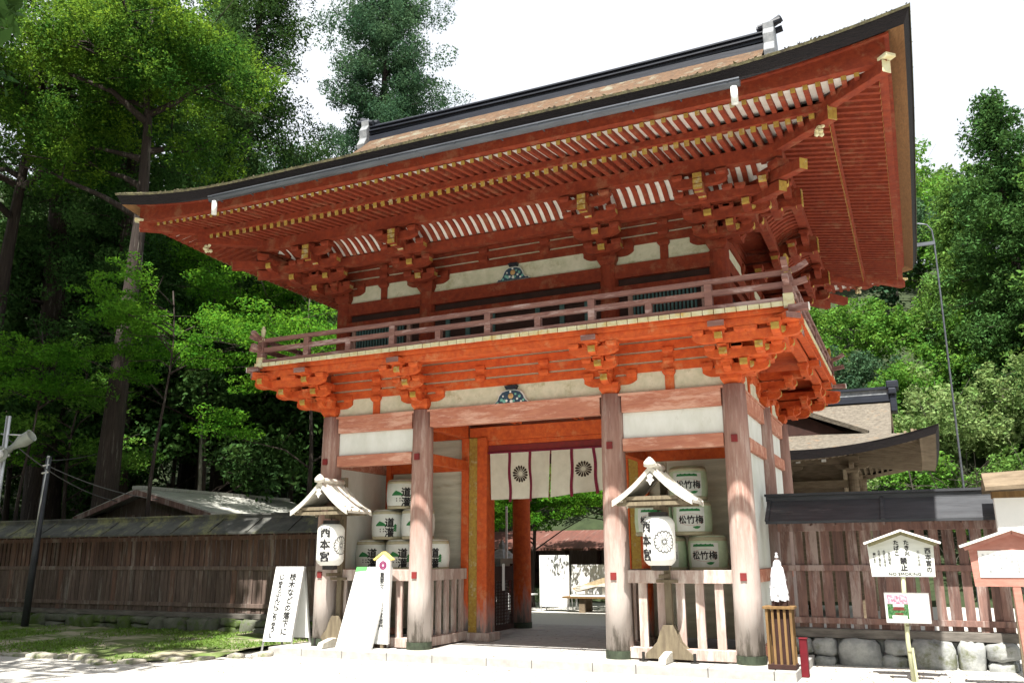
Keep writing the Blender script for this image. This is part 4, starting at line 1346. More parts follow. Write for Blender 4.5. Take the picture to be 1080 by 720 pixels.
# ------------------------------------------------------------------ seen through the gate: red roofed shed, maple, boards
M_redroof = mat('rusty_red_metal_roof', (0.15, 0.06, 0.045), (0.09, 0.045, 0.038), 0.6, 4, (4, .4, 1), 0.2, c3=(0.22, 0.14, 0.12), c3amt=0.3)
shed = thing('timber_shed', 'low dark timber shed with rusty brown roof seen through the gateway', 'shed', (-7.5, 21, 0))
mb = MB(); mb.box(-14.5, -3.6, 20.3, 24.0, GZ, 1.95); mb.build('wall', M_fw, shed)
mb = MB(); mb.prism([(19.2, 1.95), (22.2, 2.75), (25.0, 1.95), (25.0, 1.87), (22.2, 2.65), (19.2, 1.87)], lambda p: Vector((p.y, p.x, p.z)), -15.0, -3.2); mb.build('roof', M_redroof, shed)
for i in range(8):
    x = -13.8 + i * 1.4
    mb = MB(); mb.box(x - .07, x + .07, 20.18, 20.298, GZ, 1.9); mb.build('post', M_dark, shed)
mb = MB(); mb.box(-14.5, -3.6, 20.18, 20.24, 1.0, 1.12); mb.build('rail', M_dark, shed)

M_sign = mat('white_sign_board', (0.80, 0.80, 0.79), (0.74, 0.75, 0.74), 0.5, 3)
M_alu = mat('aluminium_frame', (0.6, 0.6, 0.6), (0.5, 0.5, 0.5), 0.35, 3, metal=0.7)
M_ink = mat('black_ink', (0.015, 0.015, 0.018), (0.03, 0.03, 0.03), 0.7, 20)
M_greyink = mat('grey_ink', (0.30, 0.32, 0.33), (0.4, 0.4, 0.4), 0.7, 20)
def aframe(name, label, cat, bl, br, tl, tr, depth, legs=.12, fm=M_alu, rearx=.12, group=None):
    """double-sided stand: front board leaning back, rear frame leaning forward"""
    bl, br, tl, tr = map(Vector, (bl, br, tl, tr))
    c = (bl + br) / 2
    t = thing(name, label, cat, (c.x, c.y, c.z), group)
    up_l, up_r = (tl - bl), (tr - br)
    L1, R1 = bl + up_l * legs, br + up_r * legs
    n = (br - bl).cross(up_l).normalized()
    mb = MB()
    q = [L1, R1, tr, tl]
    mb.add([p + n * .012 for p in q] + [p - n * .012 for p in q], [(0, 1, 2, 3), (7, 6, 5, 4), (0, 4, 5, 1), (1, 5, 6, 2), (2, 6, 7, 3), (3, 7, 4, 0)])
    board = mb.build('board', M_sign, t)
    for p, q_ in ((bl, tl), (br, tr)):
        mb = MB(); mb.beam(p - n * .02, q_ - n * .02, .03, .03); mb.build('leg', fm, t)
    bk = Vector((rearx, depth, 0))
    for p, q_ in ((bl, tl), (br, tr)):
        mb = MB(); mb.beam(p + bk, q_ - n * .04, .03, .03); mb.build('leg', fm, t)
    mb = MB(); q = [bl + bk + (tl - bl - bk) * .15, br + bk + (tr - br - bk) * .15, tr - n * .06, tl - n * .06]
    mb.add([p + n * .008 for p in q] + [p - n * .008 for p in q], [(0, 1, 2, 3), (7, 6, 5, 4), (0, 4, 5, 1), (1, 5, 6, 2), (2, 6, 7, 3), (3, 7, 4, 0)])
    mb.build('rear_board', M_sign, t)
    ux = (tr - tl).normalized(); uy = up_l.normalized()
    F_ = lambda u, v: tl + (tr - tl) * u + (bl - tl) * v + n * .017
    def T(v, o=tl):
        return o + ux * v.x + uy * v.y + n * (.017 + v.z)
    return t, board, T, (tr - tl).length, up_l.length
# fallen-branch warning stand
t, bd, T, w, h = aframe('warning_stand', 'white folding stand with black brush writing about falling branches, left of the gate', 'sign', (-5.36, -.30, GZ), (-4.76, -.18, GZ), (-5.26, -.10, 1.47), (-4.66, .02, 1.47), .5)
mb = MB()
add_text(mb, '枝木などの落下に', .15, T, .0055, True, 1.0, cx=w * .68, cy=-.72)
add_text(mb, 'じゅうぶんにごちゅうい', .125, T, .005, True, .9, cx=w * .27, cy=-.76)
mb.build('lettering', M_ink, bd)
# white information stand with green corner
t, bd, T, w, h = aframe('information_stand', 'tall blank white folding stand with a green corner, before the left columns', 'sign', (-3.38, -.66, GZ), (-2.68, -.54, GZ), (-3.08, -.42, 1.47), (-2.40, -.30, 1.47), .42, .06)
M_grn = mat('bright_green_print', (0.12, 0.50, 0.12), (0.10, 0.45, 0.12), 0.5, 5)
mb = MB(); mb.add([T(Vector(p)) for p in ((0, 0, 0), (.22, 0, 0), (.22, -.07, 0), (0, -.09, 0))], [(0, 3, 2, 1)]); mb.build('green_corner', M_grn, bd)
mb = MB()
for k in range(3): mb.add([T(Vector(p)) for p in ((.05, -.36 - k * .07, 0), (.17, -.36 - k * .07, 0), (.17, -.375 - k * .07, 0), (.05, -.375 - k * .07, 0))], [(0, 3, 2, 1)])
mb.add([T(Vector(p)) for p in ((.06, -.15, 0), (.2, -.15, 0), (.2, -.18, 0), (.06, -.18, 0))], [(0, 3, 2, 1)])
mb.build('small_print', M_greyink, bd)
# narrow post sign with purple crest
M_ylw = mat('pale_yellow_trim', (0.72, 0.62, 0.18), (0.66, 0.55, 0.15), 0.6, 6)
M_purple = mat('purple_crest_paint', (0.22, 0.02, 0.10), (0.17, 0.02, 0.09), 0.6, 8)
M_conc = mat('concrete_block', (0.5, 0.5, 0.48), (0.42, 0.42, 0.4), 0.9, 10, bump=.3)
ps = thing('post_sign', 'narrow white upright sign with purple crest and yellow roof trim, beside the information stand', 'sign', (-2.52, -.33, GZ))
sx0, sx1, sy = -2.68, -2.38, -.35
mb = MB(); mb.box(sx0, sx1, sy - .03, sy + .03, .10, 1.60); mb.add([(sx0, sy - .03, 1.60), (sx1, sy - .03, 1.60), ((sx0 + sx1) / 2, sy - .03, 1.72), (sx0, sy + .03, 1.60), (sx1, sy + .03, 1.60), ((sx0 + sx1) / 2, sy + .03, 1.72)], [(0, 1, 2), (5, 4, 3)])
pb = mb.build('board', M_sign, ps)
mb = MB()
for s in (-1, 1): mb.beam(((sx0 + sx1) / 2, sy, 1.74), ((sx0 + sx1) / 2 + s * .2, sy, 1.60), .10, .03)
mb.build('roof_trim', M_ylw, pb)
mb = MB()
for k in range(16):
    a_, b_ = 2 * math.pi * k / 16 + .03, 2 * math.pi * (k + 1) / 16 - .03
    c = Vector(((sx0 + sx1) / 2, sy - .033, 1.50)); r_ = .085
    mb.add([c + Vector((math.cos(a_) * .02, 0, math.sin(a_) * .02)), c + Vector((math.cos(a_) * r_, 0, math.sin(a_) * r_)), c + Vector((math.cos(b_) * r_, 0, math.sin(b_) * r_)), c + Vector((math.cos(b_) * .02, 0, math.sin(b_) * .02))], [(0, 1, 2, 3)])
mb.build('crest', M_purple, pb)
mb = MB()
add_text(mb, '重要文化財西本宮楼門', .105, frame(((sx0 + sx1) / 2 - .01, sy - .034, .86), (1, 0, 0), (0, 0, 1)), .002, True, .98)
mb.build('lettering', M_ink, pb)
mb = MB(); mb.box(-2.55, -2.49, sy - .02, sy + .02, GZ, .12); mb.build('post', M_hw, ps)
mb = MB(); mb.box(-2.78, -2.28, sy - .14, sy + .16, GZ, .02); mb.build('base_block', M_conc, ps, bevel=.02)

# ------------------------------------------------------------------ CURTAIN in the gateway
M_cloth = mat('off_white_curtain_cloth', (0.68, 0.66, 0.56), (0.60, 0.58, 0.48), 0.9, 5, transl=0.15)
M_ribbon = mat('maroon_ribbon', (0.18, 0.012, 0.035), (0.12, 0.01, 0.03), 0.8, 14, c3=(0.5, 0.4, 0.4), c3amt=.12)
cur = thing('shrine_curtain', 'off white split curtain with two dark crests and maroon ribbons hanging in the gateway', 'curtain', (0, 1.84, 3.80))
cx0, cx1, ct, cy_ = -1.40, 1.40, 3.76, 1.84
pw = (cx1 - cx0) / 6
def cl(u, v):      # u across 0..1, v down 0..1
    x = cx0 + (cx1 - cx0) * u
    L_ = .96 - .17 * max(0, u - .5) / .5
    yb = .10 * v * math.sin(u * 9) + .05 * v * math.sin(u * 23 + 1) + .22 * max(0, u - .6) * v
    return Vector((x - .06 * v * max(0, u - .5), cy_ + yb, ct + .03 * math.sin(u * 6 * math.pi) * 0 - L_ * v))
for k in range(6):
    mb = MB(); mb.grid(lambda u, v: cl((k + .04 + .92 * u) / 6, v), 8, 10)
    p_ = mb.build('cloth_panel', M_cloth, cur, smooth=True)
    if k in (1, 4):
        mb = MB()
        uc, vc = (k + .5) / 6, .47
        for q in range(16):
            a_, b_ = 2 * math.pi * q / 16 + .035, 2 * math.pi * (q + 1) / 16 - .035
            pts_ = []
            for (r_, an) in ((.03, (a_ + b_) / 2), (.115, a_), (.135, a_ + (b_ - a_) * .3), (.135, a_ + (b_ - a_) * .7), (.115, b_)):
                pts_.append(cl(uc + math.cos(an) * r_ * 1.25 / (cx1 - cx0), vc + math.sin(an) * r_ * 1.25 / .93) + Vector((0, -.008, 0)))
            mb.add(pts_, [(0, 4, 3, 2, 1)])
        mb.build('crest', mat('brown_black_crest', (0.02, 0.014, 0.01), (0.05, 0.03, 0.015), .8, 9) if 'brown_black_crest' not in MATS else MATS['brown_black_crest'], p_)
for k in range(1, 6):
    mb = MB(); wd = .22 if k != 3 else .05
    mb.grid(lambda u, v: cl((k - wd / 2 * .62 + wd * .62 * u) / 6, v * 1.06) + Vector((.01 * math.sin(v * 9 + k), -.012, 0)), 2, 12)
    mb.build('ribbon', M_ribbon, cur, smooth=True)
mb = MB(); mb.tube([(cx0 - .04, cy_, ct + .01), (cx1 + .04, cy_, ct + .01)], .02, 8); mb.build('rod', M_ribbon, cur)

# ------------------------------------------------------------------ LANTERNS
M_lroof = mat('sun_bleached_lantern_roof', (0.66, 0.64, 0.57), (0.5, 0.47, 0.40), 0.8, 6, (2, 2, 2), 0.2)
M_lwood = mat('old_lantern_timber', (0.20, 0.165, 0.11), (0.12, 0.095, 0.065), 0.85, 6, (3, 3, .5), 0.3)
M_paper = mat('lantern_paper', (0.82, 0.82, 0.79), (0.76, 0.77, 0.74), 0.7, 3, transl=0.2)
M_iron = mat('black_iron', (0.03, 0.03, 0.03), (0.05, 0.045, 0.04), 0.5, 8, metal=.5)
def lantern_stand(x, label, group):
    t = thing('lantern_stand', label, 'lantern stand', (x, -.12, 0), group)
    yf, yb = -.86, -.10
    # curved gabled roof: front profile
    def prf(u, off=0):   # u -1..1
        a = abs(u)
        return (x + u * .66, 3.06 - .60 * (1.28 * a - .36 * a * a) - off)
    mb = MB(); n = 12
    for i in range(n):
        u0, u1 = -1 + 2 * i / n, -1 + 2 * (i + 1) / n
        (xa, za), (xb, zb) = prf(u0), prf(u1)
        vs = [(xa, yf, za), (xb, yf, zb), (xb, yb, zb), (xa, yb, za), (xa, yf, za - .045), (xb, yf, zb - .045), (xb, yb, zb - .045), (xa, yb, za - .045)]
        mb.add(vs, [(0, 1, 2, 3), (7, 6, 5, 4), (0, 4, 5, 1), (3, 2, 6, 7), (0, 3, 7, 4), (1, 5, 6, 2)])
    rf = mb.build('roof', M_lroof, t)
    for yy in (yf - .03, yb + .01):
        mb = MB()
        for i in range(n):
            u0, u1 = -1 + 2 * i / n, -1 + 2 * (i + 1) / n
            (xa, za), (xb, zb) = prf(u0), prf(u1)
            mb.add([(xa, yy, za + .02), (xb, yy, zb + .02), (xb, yy, zb - .075), (xa, yy, za - .075), (xa, yy + .03, za + .02), (xb, yy + .03, zb + .02), (xb, yy + .03, zb - .075), (xa, yy + .03, za - .075)],
                   [(0, 3, 2, 1), (4, 5, 6, 7), (0, 1, 5, 4), (3, 7, 6, 2)])
        mb.build('barge_board', M_lroof, rf)
    for yy in (yf + .12, yf + .38, yb - .1):
        mb = MB()
        for s in (-1, 1):
            for k in range(5):
                (xa, za), (xb, zb) = prf(s * (.1 + k * .18)), prf(s * (.1 + (k + 1) * .18))
                mb.beam((xa, yy, za + .02), (xb, yy, zb + .02), .05, .035)
        mb.build('roof_batten', M_lroof, rf)
    mb = MB(); mb.tube([(x, yf - .05, 3.09), (x, yb + .04, 3.09)], .055, 10); mb.lathe([(.02, 0), (.10, .03), (.10, .09), (.05, .15), (.01, .18)], (x, yf - .02, 3.03), 12); mb.build('roof_ridge', M_lroof, rf, smooth=True)
    mb = MB()   # pendant under the gable
    T = lambda p: Vector((x + p.x, yf - .045 + p.y, 2.86 + p.z))
    mb.prism([(0, .09), (.05, .04), (.03, .01), (.065, -.03), (.03, -.05), (0, -.11), (-.03, -.05), (-.065, -.03), (-.03, .01), (-.05, .04)], T, 0, .02); mb.build('gable_pendant', M_soff, rf)
    for (z, w) in ((2.56, .50), (2.47, .60)):
        for yy in (yf + .06, yb - .06):
            mb = MB(); mb.box(x - w, x + w, yy - .025, yy + .025, z - .03, z + .03); mb.build('roof_beam', M_lwood, t)
    for s in (-1, 1):
        mb = MB(); mb.box(x + s * .46 - .03, x + s * .46 + .03, yf + .02, yb, 2.50, 2.55); mb.build('roof_beam', M_lwood, t)
    mb = MB(); mb.box(x - .55, x + .55, yf + .06, yb - .02, 2.575, 2.59); mb.build('ceiling_board', M_lwood, t)
    mb = MB(); mb.box(x - .055, x + .055, -.12, -.01, -.02, 3.20); mb.build('post', M_lwood, t, bevel=.006)
    mb = MB(); mb.box(x - .05, x + .05, -.60, -.12, 2.38, 2.46); mb.box(x - .035, x + .035, -.5, -.12, 1.30, 1.36); mb.box(x - .18, x + .18, -.16, -.12, 1.22, 1.27); mb.build('lantern_arm', M_lwood, t)
    # foot: flared cheek boards, cross sill and iron feet
    for (sc) in (1,):
        poly = [(-.42, -.0), (-.40, .08), (-.30, .16), (-.20, .26), (-.14, .42), (-.08, .52), (.08, .52), (.14, .42), (.20, .26), (.30, .16), (.40, .08), (.42, 0)]
        for yy in (-.17, .0):
            mb = MB(); mb.prism([(a * .95, b) for a, b in poly], lambda p, yy=yy: Vector((x + p.x, yy + p.y, .04 + p.z)), -.04, -.0); mb.build('foot_cheek', M_lwood, t, bevel=.004)
        mb = MB(); mb.prism([(-.55, 0), (-.5, .1), (-.2, .16), (.35, .16), (.42, .08), (.42, 0)], lambda p: Vector((x + p.y, -.12 + p.x, -.0 + p.z)), -.06, .06); mb.build('foot_sill', M_lroof, t, bevel=.01)
        for s in (-1, 1):
            mb = MB(); mb.box(x + s * .42 - .02, x + s * .42 + .02, -.25, -.21, -.02, .14); mb.box(x + s * .42 - .06, x + s * .42 + .06, -.29, -.17, -.01, .012); mb.build('iron_foot', M_iron, t)
    return t
def lantern(x, label, group, th_crest, th_text):
    y0 = -.50
    t = thing('paper_lantern', label, 'lantern', (x, y0, 2.36), group)
    R_ = .262
    zb, zt = 1.50, 2.27
    def rad(z):
        e = min(z - zb, zt - z)
        return R_ * (1 - .30 * max(0, 1 - e / .13) ** 2.2)
    mb = MB()
    prof_ = []
    nz_ = 46
    for i in range(nz_ + 1):
        z = zb + (zt - zb) * i / nz_
        prof_.append((rad(z) - (.0035 if i % 2 else 0), z))
    mb.lathe(prof_, (x, y0, 0), 40)
    body = mb.build('paper_body', M_paper, t, smooth=True)
    mb = MB(); mb.lathe([(.15, 2.255), (.16, 2.27), (.16, 2.34), (.13, 2.345)], (x, y0, 0), 28); mb.build('top_ring', M_iron, t)
    mb = MB(); mb.lathe([(.11, 1.42), (.14, 1.425), (.14, 1.50), (.15, 1.515)], (x, y0, 0), 28); mb.build('bottom_ring', M_iron, t)
    mb = MB(); mb.tube([(x, y0, 2.34), (x, y0, 2.40)], .012, 6); mb.build('hanging_wire', M_iron, t)
    def wrap(th0, zc):
        # th measured from -y towards +x
        def T(v):
            z = zc + v.y
            r = rad(min(max(z, zb), zt)) + .004
            a = th0 + v.x / R_
            return Vector((x + r * math.sin(a), y0 - r * math.cos(a), z))
        return T
    mb = MB(); add_text(mb, '西本宮', .20, wrap(math.radians(th_text), 1.885), .009, True, 1.12, sx=1.1)
    mb.build('lettering', M_ink, body)
    mb = MB(); T = wrap(math.radians(th_crest), 1.87)
    def stroke(p, q, w):
        p, q = Vector((*p, 0)), Vector((*q, 0)); d = (q - p)
        if d.length < 1e-6: return
        nn = Vector((-d.y, d.x, 0)).normalized() * w / 2
        mb.add([T(p - nn), T(q - nn), T(q + nn), T(p + nn)], [(0, 1, 2, 3)])
    Rc = .172
    for k in range(16):
        a0_ = 2 * math.pi * k / 16
        stroke((.03 * math.cos(a0_), .03 * math.sin(a0_)), (Rc * .86 * math.cos(a0_), Rc * .86 * math.sin(a0_)), .0085)
        m0, m1 = a0_, a0_ + 2 * math.pi / 16
        prev = (Rc * .86 * math.cos(m0), Rc * .86 * math.sin(m0))
        for j in range(1, 6):
            f = j / 5
            an = m0 + (m1 - m0) * f
            rr_ = Rc * (.86 + .14 * math.sin(f * math.pi))
            q = (rr_ * math.cos(an), rr_ * math.sin(an))
            stroke(prev, q, .014); prev = q
        an2 = a0_ + 2 * math.pi / 16
        stroke((.028 * math.cos(a0_), .028 * math.sin(a0_)), (.028 * math.cos(an2), .028 * math.sin(an2)), .006)
    mb.build('crest', M_ink, body)
lantern_stand(2.83, 'roofed wooden lantern stand with flared foot, before the right bay', 'roofed lantern stands')
lantern(2.83, 'white paper lantern hanging before the right bay, crest facing front', 'paper lanterns', 33, -37)
lantern_stand(-3.70, 'roofed wooden lantern stand against the leftmost column, its foot behind white signs', 'roofed lantern stands')
lantern(-3.66, 'white paper lantern hanging before the leftmost column, writing facing front', 'paper lanterns', 86, 11)

# ------------------------------------------------------------------ SAKE BARRELS
M_straw = mat('straw_barrel_wrap', (0.50, 0.46, 0.32), (0.38, 0.36, 0.24), 0.9, 9, (1, 1, 6), .3)
M_bwhite = mat('printed_white_wrap', (0.74, 0.78, 0.74), (0.64, 0.68, 0.63), 0.85, 4, bump=.1)
M_bgreen = mat('pale_green_wrap', (0.56, 0.68, 0.48), (0.44, 0.56, 0.38), 0.85, 5, bump=.1)
M_pgreen = mat('green_print', (0.03, 0.22, 0.06), (0.03, 0.18, 0.06), 0.8, 9)
M_pred = mat('red_print', (0.50, 0.10, 0.08), (0.45, 0.10, 0.08), 0.8, 9)
def barrel(x, y, z, kind, label, group, turn=0.0):
    t = thing('sake_barrel', label, 'sake barrel', (x, y, z), group)
    R_, H_ = .345, .595
    def rad(h):
        return R_ * (1 - .10 * abs(h / H_ * 2 - 1) ** 2.5)
    mb = MB(); n = 14
    mb.lathe([(rad(H_ * i / n), H_ * i / n) for i in range(n + 1)], (x, y, z), 32)
    body = mb.build('wrapped_body', M_bwhite if kind == 'left' else M_bgreen, t, smooth=True)
    for h in (.0, .515):
        mb = MB(); mb.lathe([(rad(h) + .004, h), (rad(h + .03) + .012, h + .03), (rad(h + .065) + .004, h + .065)], (x, y, z), 32); mb.build('rope_band', M_straw, t, smooth=True)
    mb = MB(); mb.lathe([(rad(H_) - .02, H_ - .01), (rad(H_) - .03, H_ + .015), (.1, H_ + .03)], (x, y, z), 24); mb.build('lid_wrap', M_straw, t, smooth=True)
    th0 = math.radians(14 + turn) if kind == 'left' else math.radians(-2 + turn)
    def T(v, th=th0):
        h = min(max(.27 + v.y, .03), H_ - .01); r = rad(h) + .005 + v.z
        a = th + v.x / R_
        return Vector((x + r * math.sin(a), y - r * math.cos(a), z + h))
    def poly(m_, pts_, nm, zz=0.0, mbx=None):
        mbx = mbx or MB(); mbx.add([T(Vector((a, b, zz))) for a, b in pts_], [tuple(range(len(pts_)))]); return mbx
    if kind == 'left':
        mb = MB(); add_text(mb, '道灌', .20, T, .006, True, 1.0, cx=.10, cy=-.03)
        mb.build('lettering', M_ink, body)
        mb = MB()
        for a, b in (((-.20, .02), (-.16, .06)), ((-.16, .06), (-.11, .10)), ((-.11, .10), (-.03, .07)), ((-.03, .07), (.04, .02))):
            mb.add([T(Vector((a[0], 0.0, .0))), T(Vector((b[0], 0.0, 0))), T(Vector((b[0], b[1], 0))), T(Vector((a[0], a[1], 0)))], [(0, 1, 2, 3)])
        for k in range(5): mb.add([T(Vector((.17 + .02 * (k % 2), -.10 + k * .02, .001))), T(Vector((.26, -.11 + k * .03, .001))), T(Vector((.22, -.07 + k * .03, .001)))], [(0, 1, 2)])
        mb.build('green_hill_mark', M_pgreen, body)
        mb = MB()
        for k in range(4): mb.add([T(Vector((-.1 + .07 * (k % 2), -.05 - .045 * (k // 2), 0))), T(Vector((-.08 + .07 * (k % 2), -.05 - .045 * (k // 2), 0))), T(Vector((-.08 + .07 * (k % 2), -.075 - .045 * (k // 2), 0))), T(Vector((-.1 + .07 * (k % 2), -.075 - .045 * (k // 2), 0)))], [(0, 3, 2, 1)])
        mb.build('small_print', M_ink, body)
    else:
        # white face with red outline, pine above, leaves below
        mb = MB()
        N2 = 10
        for i in range(N2):
            for (h0, h1) in ((-.20, -.10), (-.10, .05), (.05, .21)):
                u0, u1 = -.27 + .54 * i / N2, -.27 + .54 * (i + 1) / N2
                mb.add([T(Vector((u0, h0, 0))), T(Vector((u1, h0, 0))), T(Vector((u1, h1, 0))), T(Vector((u0, h1, 0)))], [(0, 1, 2, 3)])
        mb.build('printed_face', M_bwhite, body)
        mb = MB(); add_text(mb, '松竹梅', .15, lambda v: T(Vector((v.x, v.y, .003 + v.z))), .004, False, 1, cx=0.02, cy=.0)
        mb.build('lettering', M_ink, body)
        mb = MB()
        for k in range(24):
            a0_, a1_ = 2 * math.pi * k / 24, 2 * math.pi * (k + 1) / 24
            f = lambda a, r: (.02 + (.215 * math.cos(a)) * r, .0 + (.105 * math.sin(a)) * r)
            mb.add([T(Vector((*f(a0_, .97), .003))), T(Vector((*f(a1_, .97), .003))), T(Vector((*f(a1_, 1.0), .003))), T(Vector((*f(a0_, 1.0), .003)))], [(0, 1, 2, 3)])
        mb.build('red_outline', M_pred, body)
        mb = MB()
        for k in range(9):
            c_ = -.16 + k * .04; mb.add([T(Vector((c_ - .035, .145, .003))), T(Vector((c_ + .035, .145, .003))), T(Vector((c_ + .02, .185 + .01 * (k % 2), .003))), T(Vector((c_ - .02, .185, .003)))], [(0, 1, 2, 3)])
        for k in range(7):
            a_ = math.pi * (.1 + k * .13) + math.pi; c_ = Vector((.12, -.11, .004))
            mb.add([T(c_), T(c_ + Vector((math.cos(a_) * .07 - .01, math.sin(a_) * .05, 0))), T(c_ + Vector((math.cos(a_ + .3) * .07, math.sin(a_ + .3) * .05, 0)))], [(0, 1, 2)])
        mb.build('pine_print', M_pgreen, body)
    return t
by = 1.12
bl_ = 1.387
gL, gR = 'sake barrels stacked in the left bay', 'sake barrels stacked in the right bay'
for i, (x, z, lb) in enumerate(((-3.76, bl_, 'white sake barrel at the left end of the bottom row, left bay'),
                                (-3.04, bl_, 'white sake barrel, middle of the bottom row in the left bay, behind the post sign'),
                                (-2.32, bl_, 'white sake barrel at the right end of the bottom row, left bay'),
                                (-3.40, bl_ + .61, 'white sake barrel at the left of the middle row, left bay'),
                                (-2.68, bl_ + .61, 'white sake barrel half hidden by the column, middle row of the left bay'),
                                (-3.05, bl_ + 1.22, 'single yellowed sake barrel on top of the pile in the left bay'))):
    barrel(x, by, z, 'left', lb, gL, i * 2)
for i, (x, z, lb) in enumerate(((3.26, bl_, 'green and white sake barrel at the right end of the bottom row, right bay'),
                                (2.54, bl_, 'green and white sake barrel half hidden by the paper lantern, bottom row of right bay'),
                                (3.02, bl_ + .61, 'green and white sake barrel in the middle of the right bay pile, red outlined writing'),
                                (2.30, bl_ + .61, 'green and white sake barrel hidden behind the paper lantern, middle row of right bay'),
                                (2.97, bl_ + 1.22, 'green and white sake barrel on top of the right bay pile'))):
    barrel(x, by, z, 'right', lb, gR, i * 3)

# ------------------------------------------------------------------ PURIFICATION STAND right of the gate
M_slat = mat('ochre_slat_wood', (0.21, 0.125, 0.05), (0.13, 0.075, 0.03), 0.8, 6, (3, 3, .5), .2)
st = thing('slatted_stand', 'tall brown slatted wooden stand beside the rightmost column', 'stand', (4.62, -.38, 0))
mb = MB(); mb.box(4.40, 4.86, -.56, -.20, .86, .90); mb.build('top_board', M_slat, st, bevel=.005)
mb = MB(); mb.box(4.42, 4.83, -.54, -.22, -.0, .07); mb.build('base_board', M_dark, st, bevel=.005)
for i in range(5):
    x = 4.45 + i * .088
    for yy in (-.52, -.25):
        mb = MB(); mb.box(x - .018, x + .018, yy - .012, yy + .012, .07, .86); mb.build('slat', M_slat, st)
for yy in (-.44, -.335):
    for x in (4.452, 4.80):
        mb = MB(); mb.box(x - .012, x + .012, yy - .018, yy + .018, .07, .86); mb.build('slat', M_slat, st)
mb = MB(); mb.box(4.50, 4.76, -.48, -.28, .07, .84); mb.build('inner_box', M_dark, st)
M_pap = mat('white_paper_strips', (0.80, 0.80, 0.82), (0.72, 0.73, 0.78), 0.8, 8, transl=.2, island=.12)
wd = thing('paper_wand', 'white paper streamer wand standing on the slatted stand', 'paper wand', (4.64, -.38, .9))
mb = MB(); mb.box(4.53, 4.75, -.47, -.29, .902, .97); mb.build('block', M_dark, wd)
mb = MB(); mb.tube([(4.64, -.38, .97), (4.64, -.38, 1.62)], .022, 8); mb.build('handle', M_fw, wd)
mb = MB(); rnd = random.Random(8)
for lay in range(6):
    zt_ = 1.58 - lay * .085; rr0 = (.05, .085, .098, .108, .115, .118)[lay]
    for k in range(22):
        a_ = 2 * math.pi * k / 22 + lay * .3 + rnd.uniform(-.1, .1)
        d_ = Vector((math.cos(a_), math.sin(a_), 0)); s_ = Vector((-math.sin(a_), math.cos(a_), 0)) * .02
        c_ = Vector((4.64, -.38, zt_))
        L_ = rnd.uniform(.13, .20)
        p0, p1, p2 = c_ + d_ * .02, c_ + d_ * rr0 + Vector((0, 0, -.03)), c_ + d_ * (rr0 + .012 + rnd.uniform(-.012, .02)) + Vector((0, 0, -L_))
        mb.add([p0 - s_, p0 + s_, p1 + s_, p1 - s_], [(0, 1, 2, 3)]); mb.add([p1 - s_, p1 + s_, p2 + s_ * 1.1, p2 - s_ * 1.1], [(0, 1, 2, 3)])
mb.lathe([(.012, 1.60), (.03, 1.62), (.012, 1.66), (.022, 1.675), (.008, 1.69)], (4.64, -.38, 0), 10)
stuff(mb.build('streamers', M_pap, wd))
M_redcl = mat('dark_red_cloth', (0.14, 0.006, 0.014), (0.10, 0.005, 0.01), .8, 7)
rb = thing('red_box', 'small dark red box just behind the slatted stand', 'box', (4.95, -.1, GZ))
mb = MB(); mb.box(4.84, 4.95, -.12, .02, GZ, .40); mb.build('body', M_redcl, rb, bevel=.01)
mb = MB(); mb.box(4.832, 4.958, -.128, .028, .40, .42); mb.build('lid', M_redcl, rb, bevel=.005)

# ------------------------------------------------------------------ NOTICE SIGNS, right
M_bamboo = mat('pale_bamboo', (0.50, 0.50, 0.33), (0.40, 0.42, 0.26), 0.6, 6, (3, 3, .5))
M_signw = mat('weathered_white_sign_wood', (0.62, 0.64, 0.60), (0.52, 0.54, 0.50), 0.8, 4, (.4, 1, 3), .15)
M_straw2 = mat('mossy_bark_sign_roof', (0.24, 0.22, 0.12), (0.15, 0.14, 0.08), 0.95, 16, bump=.6)
def shift_x(p): return p
ns = thing('notice_sign', 'white roofed wooden no smoking notice with black brush writing before the slat fence', 'sign', (6.40, .02, GZ))
ux = Vector((1, 0.0, 0)); 
mb = MB(); mb.prism([(5.97, 1.33), (6.84, 1.33), (6.86, 1.80), (6.43, 1.97), (5.94, 1.80)], lambda p: p, 0.0, .03); nb = mb.build('board', M_signw, ns)
for s in (-1, 1):
    mb = MB(); mb.beam((6.43, -.02, 2.005), (6.43 + s * .53, -.02, 1.815), .22, .03); mb.build('roof_board', M_soff, ns)
    mb = MB(); mb.beam((6.43, -.02, 1.965), (6.43 + s * .47, -.02, 1.79), .16, .05); mb.build('roof_lining', M_straw2, ns)
mb = MB(); T = frame((6.40, -.004, 1.57), (1, 0, 0), (0, 0, 1))
add_text(mb, '西本宮の', .088, T, .0025, True, 1.02, cx=.37, cy=.0)
add_text(mb, 'たき火', .078, T, .003, True, 1, cx=.09, cy=.18)
add_text(mb, 'たばこ', .078, T, .003, True, 1, cx=-.05, cy=.18)
add_text(mb, '禁止', .10, T, .005, True, 1, cx=.03, cy=-.055)
add_text(mb, 'NO SMOKING', .062, T, .001, False, 1, cx=.03, cy=-.20, sx=1.15)
for k, (tx, sz) in enumerate((('エリアでは', .045), ('文化財を', .045), ('火災から守る', .04), ('ためご協力を', .04), ('願います', .04))):
    add_text(mb, tx, sz, T, .001, True, 1, cx=(.24, -.16, -.23, -.30, -.37)[k], cy=.03)
mb.build('lettering', M_ink, nb)
mb = MB(); mb.tube([(6.395, .05, GZ), (6.37, .06, .4), (6.385, .05, 1.0), (6.42, .045, 1.85)], .032, 10); mb.build('post', M_bamboo, ns, smooth=True)
mb = MB()
for z in (.25, .62): mb.tube([(6.385, .055, z), (6.385, .055, z + .02)], .036, 10)
mb.build('bamboo_node', M_straw2, ns)
